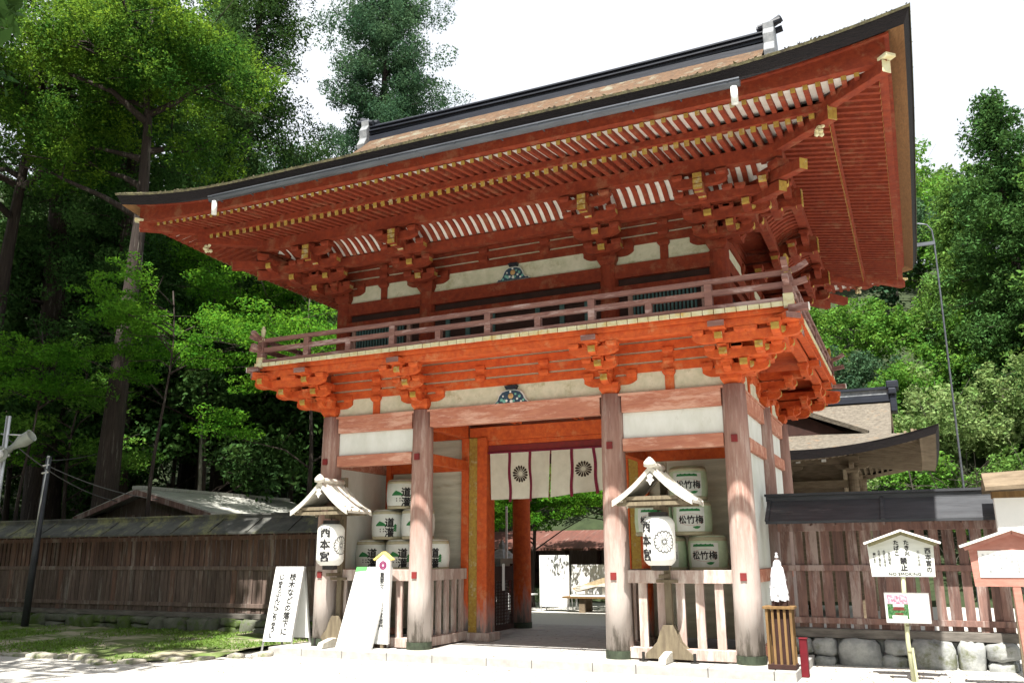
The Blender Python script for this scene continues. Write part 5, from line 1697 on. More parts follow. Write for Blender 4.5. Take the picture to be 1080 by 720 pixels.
mb = MB(); mb.tube([(6.44, .03, GZ), (6.42, .04, .32)], .02, 8); mb.build('split_stake', M_bamboo, ns)
# photo board
M_pink = mat('pink_blossom_print', (0.30, 0.10, 0.16), (0.55, 0.40, 0.45), 0.5, 26, contrast=(.42, .58))
M_pg = mat('green_print_patch', (0.015, 0.075, 0.02), (0.08, 0.17, 0.07), 0.5, 30, contrast=(.42, .58))
M_prd = mat('dark_red_print', (0.10, 0.02, 0.018), (0.14, 0.03, 0.025), 0.5, 20)
pbn = thing('photo_board', 'small white board with a blossom photograph tied to the notice post', 'sign', (6.41, .0, .66))
mb = MB(); mb.box(6.12, 6.71, -.035, -.015, .68, 1.09); pbd = mb.build('board', M_sign, pbn)
mb = MB(); mb.box(6.14, 6.43, -.0385, -.036, .94, 1.07); mb.build('photo_blossom', M_pink, pbd)
mb = MB(); mb.box(6.14, 6.43, -.0385, -.036, .73, .937); mb.build('photo_trees', M_pg, pbd)
mb = MB(); mb.prism([(6.21, .85), (6.38, .85), (6.36, .90), (6.23, .90)], lambda p: p, -.040, -.039); mb.box(6.24, 6.35, -.040, -.039, .79, .81); mb.build('photo_gate', M_prd, pbd)
mb = MB(); mb.box(6.22, 6.37, -.0395, -.0388, .90, .935); mb.box(6.2, 6.4, -.0395, -.0388, .735, .775); mb.build('photo_sky', M_sign, pbd)
mb = MB()
for x in (6.115, 6.715): mb.box(x - .006, x + .006, -.042, -.01, .67, 1.10)
for z in (.675, 1.095): mb.box(6.12, 6.71, -.042, -.01, z - .006, z + .006)
mb.build('frame', M_alu, pbn)
# red notice board, right edge
M_rsign = mat('dusty_red_sign_wood', (0.42, 0.20, 0.16), (0.32, 0.14, 0.11), 0.85, 5, (.6, 1, 2), .2, c3=(.5, .36, .32), c3amt=.25)
rs = thing('red_notice_board', 'red framed roofed notice board on one post at the right edge', 'sign', (7.80, -.6, GZ))
cx_ = 7.84
mb = MB(); mb.prism([(cx_ - .52, 1.22), (cx_ + .52, 1.22), (cx_ + .55, 1.72), (cx_, 1.93), (cx_ - .55, 1.72)], lambda p: p, -.61, -.57); rbd = mb.build('board', M_rsign, rs)
mb = MB(); mb.box(cx_ - .44, cx_ + .44, -.622, -.612, 1.34, 1.70); rpn = mb.build('text_panel', M_sign, rbd)
mb = MB(); T = frame((cx_, -.6235, 1.53), (1, 0, 0), (0, 0, 1))
lines = ['西本宮楼門は', '重要文化財で', '三間一戸楼門', '入母屋造檜皮葺', '桃山時代天正', '十四年頃造営', '総丹塗の門で', '四隅の軒下に', '棟持ちの猿が', '置かれている', '比叡の山の麓', '大切に守ろう']
for i, tx in enumerate(lines): add_text(mb, tx, .042, T, .0005, True, 1.05, cx=.38 - i * .069)
mb.build('lettering', M_greyink, rpn)
for s in (-1, 1):
    mb = MB(); mb.beam((cx_, -.60, 1.985), (cx_ + s * .66, -.60, 1.755), .28, .035); mb.build('roof_board', M_signw, rs)
    mb = MB(); mb.beam((cx_, -.60, 1.945), (cx_ + s * .60, -.60, 1.725), .2, .05); mb.build('roof_lining', M_rsign, rs)
mb = MB(); mb.beam((7.86, -.55, GZ), (7.82, -.55, 1.3), .11, .10); mb.build('post', M_rsign, rs, bevel=.006)
# big white notice case behind
bgb = thing('notice_case', 'large blank white notice case with brown sloping roof behind the red board', 'notice board', (8.9, 1.0, GZ))
mb = MB(); mb.box(7.80, 10.2, 1.0, 1.2, 1.25, 2.56); mb.build('panel', M_sign, bgb, bevel=.01)
for x in (7.95, 10.0):
    mb = MB(); mb.box(x - .06, x + .06, 1.05, 1.17, GZ, 1.25); mb.build('leg', M_hw, bgb)
mb = MB(); mb.prism([(.70, 2.60), (1.1, 2.82), (1.6, 2.60), (1.6, 2.66), (1.1, 2.90), (.70, 2.66)], lambda p: Vector((p.y, p.x, p.z + (p.y - 7.7) * .04)), 7.68, 10.35); mb.build('roof', M_hw, bgb)
mb = MB(); mb.box(7.78, 10.22, .97, 1.23, 2.5, 2.60); mb.build('top_rail', M_slat, bgb)

# ------------------------------------------------------------------ through the gateway
YB = 13.6
ib = thing('passage_board', 'tall blank white standing board seen through the gateway', 'sign', (-4.72, YB, GZ))
mb = MB(); mb.box(-5.25, -4.18, YB - .02, YB + .02, .0, 1.68); mb.build('board', M_sign, ib)
for x in (-5.2, -4.23):
    mb = MB(); mb.box(x - .02, x + .02, YB - .04, YB - .02, GZ, .08); mb.build('leg', M_alu, ib)
    mb = MB(); mb.beam((x, YB + .45, GZ), (x, YB + .03, 1.5), .03, .03); mb.build('leg', M_alu, ib)
tb = thing('wooden_table', 'long brown wooden table seen through the gateway', 'table', (-2.6, YB, GZ))
mb = MB(); mb.box(-4.25, -1.0, YB - .5, YB + .4, .30, .36); mb.build('table_top', M_slat, tb)
for x in (-3.6, -1.6):
    for y in (YB - .35, YB + .3):
        mb = MB(); mb.box(x - .1, x + .1, y - .06, y + .06, GZ, .30); mb.build('leg', M_hw, tb)
M_strawr = mat('dry_straw_roof', (0.48, 0.38, 0.24), (0.30, 0.22, 0.13), .9, 8, (1, 4, 1), .4)
md = thing('model_shrine', 'small straw roofed building model on the wooden table', 'model', (-2.7, YB, .36))
mb = MB(); mb.prism([(-3.95, .62), (-2.0, 1.22), (-1.4, 1.22), (-1.4, 1.10), (-3.8, .50)], lambda p: p, YB - .35, YB + .25); mb.build('roof', M_strawr, md)
mb = MB()
for k in range(4): mb.beam((-3.85 + k * .02, YB - .37, .52 + .06 * k), (-1.5, YB - .39, 1.08 - .13 * k), .035, .035)
mb.build('roof_poles', M_lroof, md)
for x in (-3.5, -2.9, -2.2, -1.6):
    mb = MB(); mb.box(x - .04, x + .04, YB - .25, YB - .17, .40, .66 + (x + 3.5) * .25); mb.build('post', M_lroof, md)
mb = MB(); mb.box(-4.0, -1.3, YB - .4, YB + .3, .362, .41); mb.build('base', M_sign, md)
pn = thing('white_panel', 'white display panel behind the wooden table', 'sign', (-3.1, YB + .9, GZ))
mb = MB(); mb.box(-4.45, -1.6, YB + .9, YB + .94, .30, 1.36); mb.build('board', M_sign, pn)
for x in (-4.3, -1.8):
    mb = MB(); mb.box(x - .03, x + .03, YB + .95, YB + 1, GZ, 1.3); mb.build('leg', M_alu, pn)
cb = thing('cloth_table', 'low table under white cloth left of the passage board', 'table', (-6.3, YB, GZ))
mb = MB(); mb.box(-7.2, -5.5, YB - .3, YB + .4, .36, .40); mb.build('table_top', M_sign, cb)
mb = MB(); mb.grid(lambda u, v: Vector((-7.2 + 1.7 * u, YB - .31 - .03 * math.sin(u * 20) * v, .36 - .48 * v)), 30, 4); mb.build('cloth', M_sign, cb, smooth=True)
rdr = thing('red_drum', 'small red round container on the cloth table', 'container', (-6.2, YB, .40))
mb = MB(); mb.lathe([(.17, 0), (.2, .05), (.2, .5), (.16, .55)], (-6.2, YB, .40), 18); mb.build('body', M_redcl, rdr, smooth=True)
mb = MB(); mb.lathe([(.18, 0), (.18, .03), (.02, .08)], (-6.2, YB, .952), 18); mb.build('lid', M_redcl, rdr)
# stone lantern seen at the left of the passage
sln = thing('stone_lantern', 'grey stone lantern standing beyond the lattice door leaf', 'stone lantern', (-3.55, 7.0, GZ))
mb = MB(); mb.lathe([(.32, GZ), (.32, .05), (.2, .12), (.16, .5), (.17, 1.0), (.28, 1.08)], (-3.55, 7, 0), 8); mb.build('shaft', M_stone, sln)
mb = MB(); mb.lathe([(.3, 1.08), (.32, 1.2), (.2, 1.21), (.2, 1.5), (.21, 1.52)], (-3.55, 7, 0), 6); mb.build('light_box', M_stone, sln)
mb = MB(); mb.lathe([(.48, 1.52), (.45, 1.6), (.2, 1.8), (.08, 1.85), (.1, 1.95), (.02, 2.08)], (-3.55, 7, 0), 6); mb.build('cap', M_stone, sln)
pl = thing('notice_plate', 'small white plate on a slim white pole beyond the left door post', 'sign', (-2.9, 5.9, GZ))
mb = MB(); mb.tube([(-2.9, 5.9, GZ), (-2.9, 5.9, 2.9)], .03, 8); mb.build('pole', M_sign, pl)
mb = MB(); mb.box(-3.05, -2.55, 5.85, 5.87, 1.35, 1.6); mb.build('plate', M_signw, pl)
# paper tied to the lattice
tg = thing('paper_slip', 'narrow white paper slip hanging on the lattice door leaf', 'paper', (-1.46, 2.65, 1.5))
mb = MB(); mb.box(-1.465, -1.46, 2.6, 2.72, .95, 1.5); o = mb.build('slip', M_sign, tg)

# ------------------------------------------------------------------ POLES, SPEAKERS, WIRES
M_pole = mat('dark_grey_pole', (0.07, 0.075, 0.085), (0.05, 0.05, 0.06), 0.5, 5, metal=.3)
pole = thing('utility_pole', 'slanting dark utility pole in front of the left fence', 'pole', (-14.9, 1.7, GZ))
mb = MB(); mb.tube([(-14.9, 1.7, GZ), (-14.72, 1.68, 4.36)], .095, 14, r1=.07); mb.build('shaft', M_pole, pole, smooth=True)
mb = MB(); mb.tube([(-14.77, 1.58, 2.2), (-14.60, 1.57, 4.3)], .02, 8); mb.tube([(-14.60, 1.57, 4.3), (-14.6, 1.57, 4.36)], .035, 8); mb.build('conduit', M_alu, pole, smooth=True)
mb = MB()
for z in (3.9, 4.1): mb.tube([(-14.84, 1.62, z), (-14.60, 1.6, z + .02)], .025, 8)
mb.build('insulator', M_soff, pole)
sp = thing('speaker_pole', 'grey pole cut by the left edge, carrying two horn speakers', 'pole', (-13.35, -.6, GZ))
mb = MB(); mb.tube([(-13.35, -.6, GZ), (-13.35, -.6, 5.05)], .06, 12); mb.build('shaft', M_alu, sp, smooth=True)
mb = MB(); mb.tube([(-13.55, -.6, 4.62), (-12.9, -.55, 4.56)], .02, 8); mb.tube([(-13.55, -.6, 4.2), (-13.1, -.8, 4.2)], .025, 8); mb.build('cross_arm', M_alu, sp, smooth=True)
M_horn = mat('grey_green_horn', (0.40, 0.42, 0.38), (0.32, 0.34, 0.30), 0.5, 5)
def horn(c, d, label, L_=.55, r_=.30):
    t = thing('horn_speaker', label, 'loudspeaker', c, 'horn speakers on the left pole')
    c, d = Vector(c), Vector(d).normalized()
    q = d.to_track_quat('Z', 'Y')
    def put(mb0, name, mt, par):
        mb0.v = [tuple(c + q @ Vector(v)) for v in mb0.v]; return mb0.build(name, mt, par, smooth=True)
    mb = MB(); mb.lathe([(.05, -.22), (.09, -.2), (.09, -.05), (.06, 0), (.09, .15), (.16, .32), (r_, L_), (r_ + .012, L_ + .01), (r_ - .01, L_), (.14, .32), (.05, .15)], n=24); b_ = put(mb, 'bell', M_horn, t)
    mb = MB(); mb.lathe([(.03, .18), (.11, .26), (.11, .36), (.04, .42)], n=16); put(mb, 'reflex_cone', M_sign, b_)
    mb = MB(); mb.box(-.03, .03, -.16, -.08, -.16, -.1); put(mb, 'bracket', M_alu, t)
horn((-13.50, -.62, 4.10), (.80, -.6, -.02), 'horn speaker facing the viewer, lower one at the left edge', .26, .19)
horn((-13.32, -.45, 4.28), (.85, .25, .52), 'horn speaker seen edge on, pointing up right at the left edge', .58, .15)
M_wire = mat('cable', (0.10, 0.10, 0.10), (0.14, 0.14, 0.14), .6, 5)
def wire(p, q, sag, label, r=.014):
    p, q = Vector(p), Vector(q)
    mb = MB(); mb.tube([p.lerp(q, i / 14) - Vector((0, 0, sag * 4 * (i / 14) * (1 - i / 14))) for i in range(15)], r, 6)
    o = mb.build('cable', M_wire, None, loc=tuple(p), smooth=True); tag(o, label, 'cable', 'overhead cables on the left')
wire((-14.72, 1.68, 4.1), (-14.0, 5.1, 3.35), .15, 'cable from the slanting pole down to the hut roof')
wire((-13.3, -.6, 4.5), (-15.8, 5.1, 3.35), .25, 'cable from the speaker pole down to the hut roof')
wire((-14.72, 1.68, 4.25), (-24, 13, 7.0), .3, 'cable from the slanting pole up into the dark trees')
rod = thing('lightning_rod', 'thin grey metal pole with curved top beside the right eave', 'pole', (7.72, 9.0, GZ))  # bare metal rod, carries no lamp
mb = MB(); mb.tube([(7.78, 9, GZ), (7.76, 9, 3.3), (7.80, 9, 9.4), (7.78, 9, 9.75), (7.68, 9, 9.92), (7.5, 9, 9.98), (7.35, 9, 9.97)], [.035, .026, .022, .02, .018, .018, .018], 8); mb.build('shaft', M_metal, rod, smooth=True)
mb = MB(); mb.box(7.30, 7.82, 8.97, 9.03, 9.36, 9.45); mb.build('arm', M_metal, rod)

# fallen leaves and grit on the court
rng = np.random.default_rng(41)
pts = [(rng.uniform(-9, 8), -.9 - 6 * rng.random() ** 1.6, GZ + .006) for _ in range(900)] + [(rng.uniform(-4.8, 4.8), rng.uniform(-.7, 5), .004) for _ in range(160)] + [(rng.uniform(4.9, 8), rng.uniform(-.6, 1.5), GZ + .006) for _ in range(260)]
M_dry = mat('dry_leaf', (0.16, 0.10, 0.05), (0.09, 0.07, 0.035), .9, 5, island=.4)
stuff(leaf_obj('fallen_leaves', pts, .045, M_dry, None, 9, 3.0, .6, loc=(0, -2, GZ)), 'small dry leaves scattered over the pale court', 'leaves')
# ------------------------------------------------------------------ TREES
def leafmat(name, c1, c2, isl=.35, tr=.35, c3=None):
    return mat(name, c1, c2, 0.8, .55, island=isl, transl=tr, spec=.08, contrast=(.4, .6), c3=c3, c3amt=.2)
L_ced = leafmat('cedar_foliage', (0.030, 0.082, 0.022), (0.055, 0.125, 0.030), .4, .22)
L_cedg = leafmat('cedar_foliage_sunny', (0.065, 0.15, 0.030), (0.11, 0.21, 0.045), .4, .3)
L_blue = leafmat('bluish_conifer_foliage', (0.035, 0.080, 0.045), (0.065, 0.13, 0.06), .4, .25)
L_mapl = leafmat('maple_foliage', (0.04, 0.15, 0.012), (0.085, 0.23, 0.02), .4, .45)
L_yell = mat('young_yellow_green_foliage', (0.030, 0.10, 0.015), (0.12, 0.225, 0.020), 0.8, .5, island=.5, transl=.42, spec=.08, contrast=(.42, .66))
L_broad = leafmat('broadleaf_foliage', (0.055, 0.155, 0.022), (0.11, 0.24, 0.036), .4, .35)
L_sage = leafmat('sage_foliage', (0.10, 0.18, 0.05), (0.19, 0.26, 0.10), .4, .3)
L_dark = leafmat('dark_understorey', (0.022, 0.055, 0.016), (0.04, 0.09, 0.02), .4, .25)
M_bark = mat('cedar_bark', (0.052, 0.038, 0.032), (0.025, 0.019, 0.017), 0.95, 5, (5, 5, .35), .9, c3=(0.17, 0.15, 0.13), c3amt=.3)
M_bark2 = mat('grey_bark', (0.09, 0.08, 0.065), (0.045, 0.04, 0.034), 0.95, 6, (3, 3, .8), .7)

M_palebark = mat('pale_thin_bark', (0.30, 0.28, 0.24), (0.14, 0.13, 0.11), 0.95, 6, (3, 3, .8), .5)
def clump(rng, c, r, n, shell=.45):
    d = rng.normal(size=(n, 3)); d /= np.linalg.norm(d, axis=1)[:, None]
    q = (shell + (1 - shell) * rng.random(n) ** .6)[:, None]
    lump = 1 + .18 * np.sin(d[:, :1] * 7 + c[0]) * np.cos(d[:, 1:2] * 6 + c[2])
    return np.asarray(c) + d * q * lump * np.asarray(r)

def cedar(name, label, x, y, h, R, r0, z0=GZ, frm=.3, nb=46, seed=0, mt=None, size=.2, per=110, lean=(0, 0), group=None, droop=.25, bark=None, cs=1.0):
    rng = np.random.default_rng(seed)
    t = thing(name, label, 'tree', (x, y, z0), group)
    ax = lambda q: Vector((x + lean[0] * q + .12 * math.sin(q * 5 + seed), y + lean[1] * q, z0 + h * q))
    mb = MB(); K_ = 14
    mb.tube([ax(i / K_) for i in range(K_ + 1)], [r0 * (1 - .93 * (i / K_)) * (1.25 if i == 0 else 1) + .02 for i in range(K_ + 1)], 12)
    tr = mb.build('trunk', bark or M_bark, t, smooth=True)
    P = []; mb = MB()
    for i in range(nb):
        q = frm + (1 - frm) * ((i + rng.random()) / nb)
        L_ = R * ((1 - (q - frm) / (1 - frm)) ** .62 * .9 + .10) * rng.uniform(.65, 1.15)
        if q < frm + .12: L_ *= rng.uniform(.5, 1)
        a = i * 2.4 + rng.uniform(-.5, .5)
        b = ax(q); d = Vector((math.cos(a), math.sin(a), 0))
        tip = b + d * L_ + Vector((0, 0, L_ * rng.uniform(-.05, .22) - droop * L_))
        mid = b.lerp(tip, .5) + Vector((0, 0, .12 * L_))
        mb.tube([b, mid, tip], [max(.02, r0 * .16 * (1.1 - q)), .03, .012], 5)
        ns = max(5, int(4.5 + 2.6 * L_))
        for k in range(ns):
            f = .25 + .8 * (k + rng.random()) / ns
            c = mid.lerp(tip, (f - .5) * 2) if f > .5 else b.lerp(mid, f * 2)
            sp = .16 + .16 * L_ * f
            rr_ = cs * rng.uniform(.32, .62)
            P.append(clump(rng, (c.x + rng.normal() * sp, c.y + rng.normal() * sp, c.z + rng.normal() * sp * .55), (rr_, rr_, rr_ * .8), int(per * .85 * rr_ ** 1.6)))
    mb.build('limbs', bark or M_bark, t, smooth=True)
    P.append(clump(rng, tuple(ax(.985)), (.5 * cs, .5 * cs, .8 * cs), int(per * .7)))
    leaf_obj('crown', np.concatenate(P), size, mt or L_ced, t, seed, .1, .5, drop=.6)
    return t

def broad(name, label, x, y, h, R, z0=GZ, cz=.62, seed=0, mt=None, size=.16, per=150, flat=.72, ncl=34, group=None, bark=None, r0=.2, leafflat=.1, cs=.30, cat='tree', dens=1.0):
    rng = np.random.default_rng(seed)
    t = thing(name, label, cat, (x, y, z0), group)
    cc = Vector((x, y, z0 + h * cz)); rz = h * (1 - cz) * 1.0
    mb = MB()
    low = z0 + h * cz - rz * .8                       # where the first limbs leave the trunk
    top = z0 + h * cz + rz * .65
    ph = rng.uniform(0, 6)
    def axis(z):
        f = (z - z0) / h
        return Vector((x + .25 * math.sin(f * 7 + ph) * f, y + .2 * math.cos(f * 6 + ph) * f, z))
    zs = [z0 - .2 + (top - z0 + .2) * k / 12 for k in range(13)]
    mb.tube([axis(z) for z in zs], [max(.02, r0 * (1.25 if k == 0 else 1) * (1 - .9 * k / 12)) for k in range(13)], 10)
    mb.build('trunk', bark or M_bark2, t, smooth=True)
    mb = MB(); P = []
    nb_ = max(7, ncl // 4)
    for i in range(nb_):
        d = rng.normal(size=3); d /= np.linalg.norm(d)
        if d[2] < -.5: d[2] *= -.5
        q = rng.uniform(.35, 1.05)
        c = cc + Vector((d[0] * R * q, d[1] * R * q, d[2] * rz * q))
        br = R * rng.uniform(.30, .46)
        nsub = int(ncl / nb_ * 2.4 * dens)
        for k in range(nsub):
            e = rng.normal(size=3); e /= np.linalg.norm(e); e = e * rng.uniform(.3, 1.1)
            rr_ = R * cs * rng.uniform(.30, .62)
            P.append(clump(rng, (c.x + e[0] * br, c.y + e[1] * br, c.z + e[2] * br * flat * 1.1), (rr_, rr_, rr_ * flat), int(per * .75 * rr_ ** 1.5)))
        hd = math.hypot(c.x - x, c.y - y)
        s_ = axis(min(top * .98, max(low, c.z - hd * rng.uniform(.25, .6))))
        m1, m2 = s_.lerp(c, .35) + Vector((rng.normal() * .15, rng.normal() * .15, .12)), s_.lerp(c, .7) + Vector((rng.normal() * .2, rng.normal() * .2, -.05))
        mb.tube([s_, m1, m2, c], [r0 * .30, r0 * .2, r0 * .12, .012], 5)
        for k in range(3):
            e = c + Vector((rng.normal() * br * .7, rng.normal() * br * .7, rng.normal() * br * .4))
            mb.tube([m2.lerp(c, .3 * k), e], [r0 * .08, .008], 4)
    mb.build('limbs', bark or M_bark2, t, smooth=True)
    leaf_obj('crown', np.concatenate(P), size, mt or L_broad, t, seed, leafflat, .6)
    return t

# tall cedars behind the left fence
cedar('cedar_tree', 'huge cedar with thick dark trunk at the left edge, behind the fence', -23.2, 8.2, 33, 4.8, .72, frm=.33, nb=64, seed=1, size=.13, per=340, lean=(-2.5, 0), cs=1.2)
cedar('cedar_tree', 'second huge cedar, trunk grey lit on one side, right of the left-edge cedar', -20.4, 8.9, 31, 4.2, .58, frm=.30, nb=64, seed=2, size=.13, per=340, lean=(-1.2, 0), cs=1.2)
cedar('cedar_tree', 'very dark tall cedar standing against the white sky left of centre', -20.6, 14.5, 35, 4.0, .45, frm=.22, nb=90, seed=3, size=.14, per=350, mt=L_dark, lean=(.3, 0), cs=1.3)
cedar('cedar_tree', 'dark cedar filling the top left corner behind the yellow-green tree', -28, 14, 34, 5.5, .6, frm=.2, nb=84, seed=4, size=.19, per=200, mt=L_dark, cs=1.4)
cedar('cedar_tree', 'dark cedar between the top left corner and the dark skyline cedar', -25.6, 17.5, 33, 4.6, .5, frm=.2, nb=84, seed=44, size=.19, per=200, mt=L_ced, cs=1.4)
cedar('conifer_tree', 'tall bluish conifer with open crown against the sky above the ridge end', -20.6, 26, 39, 5.4, .5, z0=2.6, frm=.32, nb=104, seed=5, size=.15, per=360, mt=L_blue, cs=1.45, droop=.05)
broad('pine_tree', 'rounded blue-green tree below the tall conifer, left of the ridge end', -22.0, 20.5, 22.0, 4.6, z0=1.0, cz=.76, seed=6, mt=L_blue, size=.15, per=280, ncl=60, r0=.26, dens=1.8)
broad('pine_tree', 'lower blue-green tree peeping over the eave left of the ridge', -17.6, 24, 20.5, 3.8, z0=2.0, cz=.78, seed=16, mt=L_blue, size=.15, per=280, ncl=44, r0=.26, dens=1.8)
# sunny broadleaf at the top left
broad('broadleaf_tree', 'big yellow-green sunlit tree at the top left, bright edge towards the roof', -17.2, 5.8, 24.5, 4.5, cz=.72, seed=7, mt=L_yell, size=.11, per=520, ncl=100, r0=.48, dens=1.9, bark=M_bark, cs=.27)
broad('broadleaf_tree', 'yellow-green tree at the far top left corner of the picture', -23.5, 5.6, 25.0, 4.8, cz=.74, seed=8, mt=L_yell, size=.11, per=460, ncl=90, r0=.48, dens=1.9, bark=M_bark, cs=.27)
# maples
gm = 'maples behind the left fence'
broad('maple_tree', 'bright green maple nearest the left roof corner, layered branches', -11.2, 8.4, 12.0, 3.7, cz=.64, seed=9, mt=L_mapl, size=.11, per=330, flat=.34, ncl=64, r0=.12, leafflat=.12, cs=.32, group=gm, bark=M_bark, dens=1.5)
broad('maple_tree', 'green maple under the left roof tip, between cedar trunk and gate', -19.9, 12.4, 16.6, 4.6, cz=.66, seed=10, mt=L_mapl, size=.12, per=300, flat=.36, ncl=60, r0=.13, leafflat=.12, cs=.32, group=gm, bark=M_bark, dens=1.5)
broad('maple_tree', 'green maple between the two huge cedar trunks', -20.0, 6.6, 9.6, 2.9, cz=.62, seed=11, mt=L_broad, size=.13, per=200, flat=.4, ncl=44, r0=.12, leafflat=.12, cs=.32, group=gm, bark=M_bark, dens=1.5)
broad('maple_tree', 'low bright maple at the left edge above the horn speakers', -22.3, 4.6, 7.0, 1.9, cz=.76, seed=12, mt=L_mapl, size=.12, per=220, flat=.34, ncl=24, r0=.12, leafflat=.12, cs=.34, group=gm, bark=M_bark)
broad('maple_tree', 'dim maple just left of the gate, behind the balcony corner', -10.6, 11.6, 10.4, 3.6, cz=.66, seed=13, mt=L_mapl, size=.14, per=190, flat=.36, ncl=56, r0=.13, leafflat=.12, cs=.32, group=gm, bark=M_bark, dens=1.5)
broad('maple_tree', 'broad sunlit maple filling the gap under the left eave', -15.6, 13.0, 16.5, 4.4, cz=.68, seed=17, mt=L_mapl, size=.12, per=320, flat=.36, ncl=64, r0=.13, leafflat=.12, cs=.32, group=gm, bark=M_bark, dens=1.6)
broad('maple_tree', 'fresh green maple seen through the gateway above the shed', -6.4, 15.6, 6.3, 3.2, cz=.575, seed=14, mt=L_mapl, size=.11, per=520, flat=.42, ncl=90, r0=.11, leafflat=.1, cs=.32, bark=M_bark, dens=1.5)
broad('maple_tree', 'second fresh maple right of the gateway view, half hidden by the column', -3.0, 16.4, 6.3, 3.0, cz=.575, seed=15, mt=L_mapl, size=.11, per=460, flat=.42, ncl=74, r0=.11, leafflat=.1, cs=.32, bark=M_bark, dens=1.5)
broad('maple_tree', 'small sunlit maple just behind the fence, left of the hut gable', -13.6, 4.3, 10.6, 2.7, cz=.78, seed=18, mt=L_mapl, size=.10, per=420, flat=.36, ncl=56, r0=.09, leafflat=.12, cs=.34, group=gm, bark=M_bark, dens=1.3)
broad('maple_tree', 'sunlit maple behind the fence close to the left cedar trunk', -19.0, 4.1, 9.8, 2.6, cz=.78, seed=19, mt=L_mapl, size=.10, per=400, flat=.36, ncl=50, r0=.09, leafflat=.12, cs=.34, group=gm, bark=M_bark, dens=1.3)
# dark forest interior behind the left fence
gd = 'dark forest trees behind the left fence'
rnd = random.Random(31)
spots = [(-12.6, 14.0, 14, 'dark leafy tree behind the hut roof, left of the gate'), (-16.5, 14.8, 15, 'dark leafy tree above the hut ridge'), (-21.5, 12.6, 13, 'dark leafy tree behind the second cedar trunk'),
         (-26.5, 11.0, 14, 'dark leafy tree behind the left-edge cedar'), (-13.5, 20, 18, 'dark tall tree deep in the wood, left of the gate'), (-19, 20.5, 19, 'dark tall tree deep in the wood, between cedar and gate'), (-25.0, 20, 22, 'dark tall tree deep in the wood, left of the second cedar'),
         (-31, 17, 22, 'dark tall tree deep in the wood at the left edge'), (-32.5, 11, 17, 'dark leafy tree low at the left edge of the wood'), (-29, 25, 24, 'dark tall tree far up the left slope'), (-36, 24, 24, 'dark tall tree at the far left of the slope'), (-23, 28, 22, 'dark tall tree up the slope behind the blue-green trees'),
         (-40, 18, 24, 'dark tall tree beyond the left edge of the wood'),
         (-18.0, 10.8, 15, 'dark leafy tree between yellow-green tree and maples'), (-25.0, 8.0, 14, 'dark leafy tree between the two huge cedar trunks'), (-14.0, 16.5, 15, 'dark leafy tree right behind the maples'), (-21.0, 16.5, 21, 'dark tall tree behind the yellow-green tree'), (-30.5, 8.0, 20, 'dark leafy tree at the left edge over the fence')]
for i, (x, y, h, lb) in enumerate(spots):
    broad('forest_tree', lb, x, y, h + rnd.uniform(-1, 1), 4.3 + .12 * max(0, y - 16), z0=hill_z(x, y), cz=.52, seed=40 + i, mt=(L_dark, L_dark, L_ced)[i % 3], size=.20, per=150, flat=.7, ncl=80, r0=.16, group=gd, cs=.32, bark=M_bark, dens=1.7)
for i, (x, y, lb) in enumerate(((-13.5, 27.5, 'dark tree behind the shed roof, left one seen through the gateway'), (-9.0, 26.5, 'dark tree behind the shed roof, middle one seen through the gateway'), (-4.6, 27.5, 'dark tree behind the shed roof, right one seen through the gateway'))):
    broad('forest_tree', lb, x, y, 10, 3.9, z0=hill_z(x, y) - .5, cz=.45, seed=70 + i, mt=L_dark, size=.20, per=150, flat=.75, ncl=80, r0=.16, group=gd, cs=.32, bark=M_bark, dens=1.7)
gt_ = 'thin pale trunks in the dark wood'
for i, (x, y, lb) in enumerate(((-14.0, 12.6, 'thin pale trunk in the dark wood, left one above the hut'), (-12.6, 13.2, 'thin pale trunk in the dark wood, middle one'), (-9.9, 11.2, 'thin pale trunk in the dark wood, right one near the gate'), (-17.9, 10.6, 'thin trunk leaning right beside the second cedar'))):
    cedar('slender_tree', lb, x, y, 11, 1.2, .09, frm=.6, nb=12, seed=60 + i, mt=L_dark, size=.16, per=90, bark=M_palebark, group=gt_, lean=(rnd.uniform(-.8, .8), 0))
# shrubs just behind the fence close the view into the wood
rng = np.random.default_rng(77)
P = []
for i in range(190):
    x = -40 + 33 * rng.random(); y = 12 + 11 * rng.random()
    if x > 6.7 - .56 * (y + 14.7) - 1.8: continue
    P.append(clump(rng, (x, y, hill_z(x, y) + rng.uniform(.5, 3.2)), (1.5, 1.3, 1.3), 300))
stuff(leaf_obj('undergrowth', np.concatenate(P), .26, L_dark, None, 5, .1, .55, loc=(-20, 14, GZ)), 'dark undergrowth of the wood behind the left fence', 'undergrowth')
# out of the picture, front left: the tall trees whose crowns shade the fence
for i, (x, y, h, lb) in enumerate(((-16.0, -7.0, 30, 'tall cedar outside the picture, front left, middle one'), (-10.8, -8.2, 28, 'tall cedar outside the picture, front left, nearest the gate'), (-21.5, -6.0, 36, 'tallest cedar outside the picture, front left'), (-29.0, -6.5, 35, 'tall cedar outside the picture, farthest left'))):
    cedar('cedar_tree', lb, x, y, h, 5.4, .6, frm=.44, nb=70, seed=90 + i, size=.36, per=95, cs=1.4)
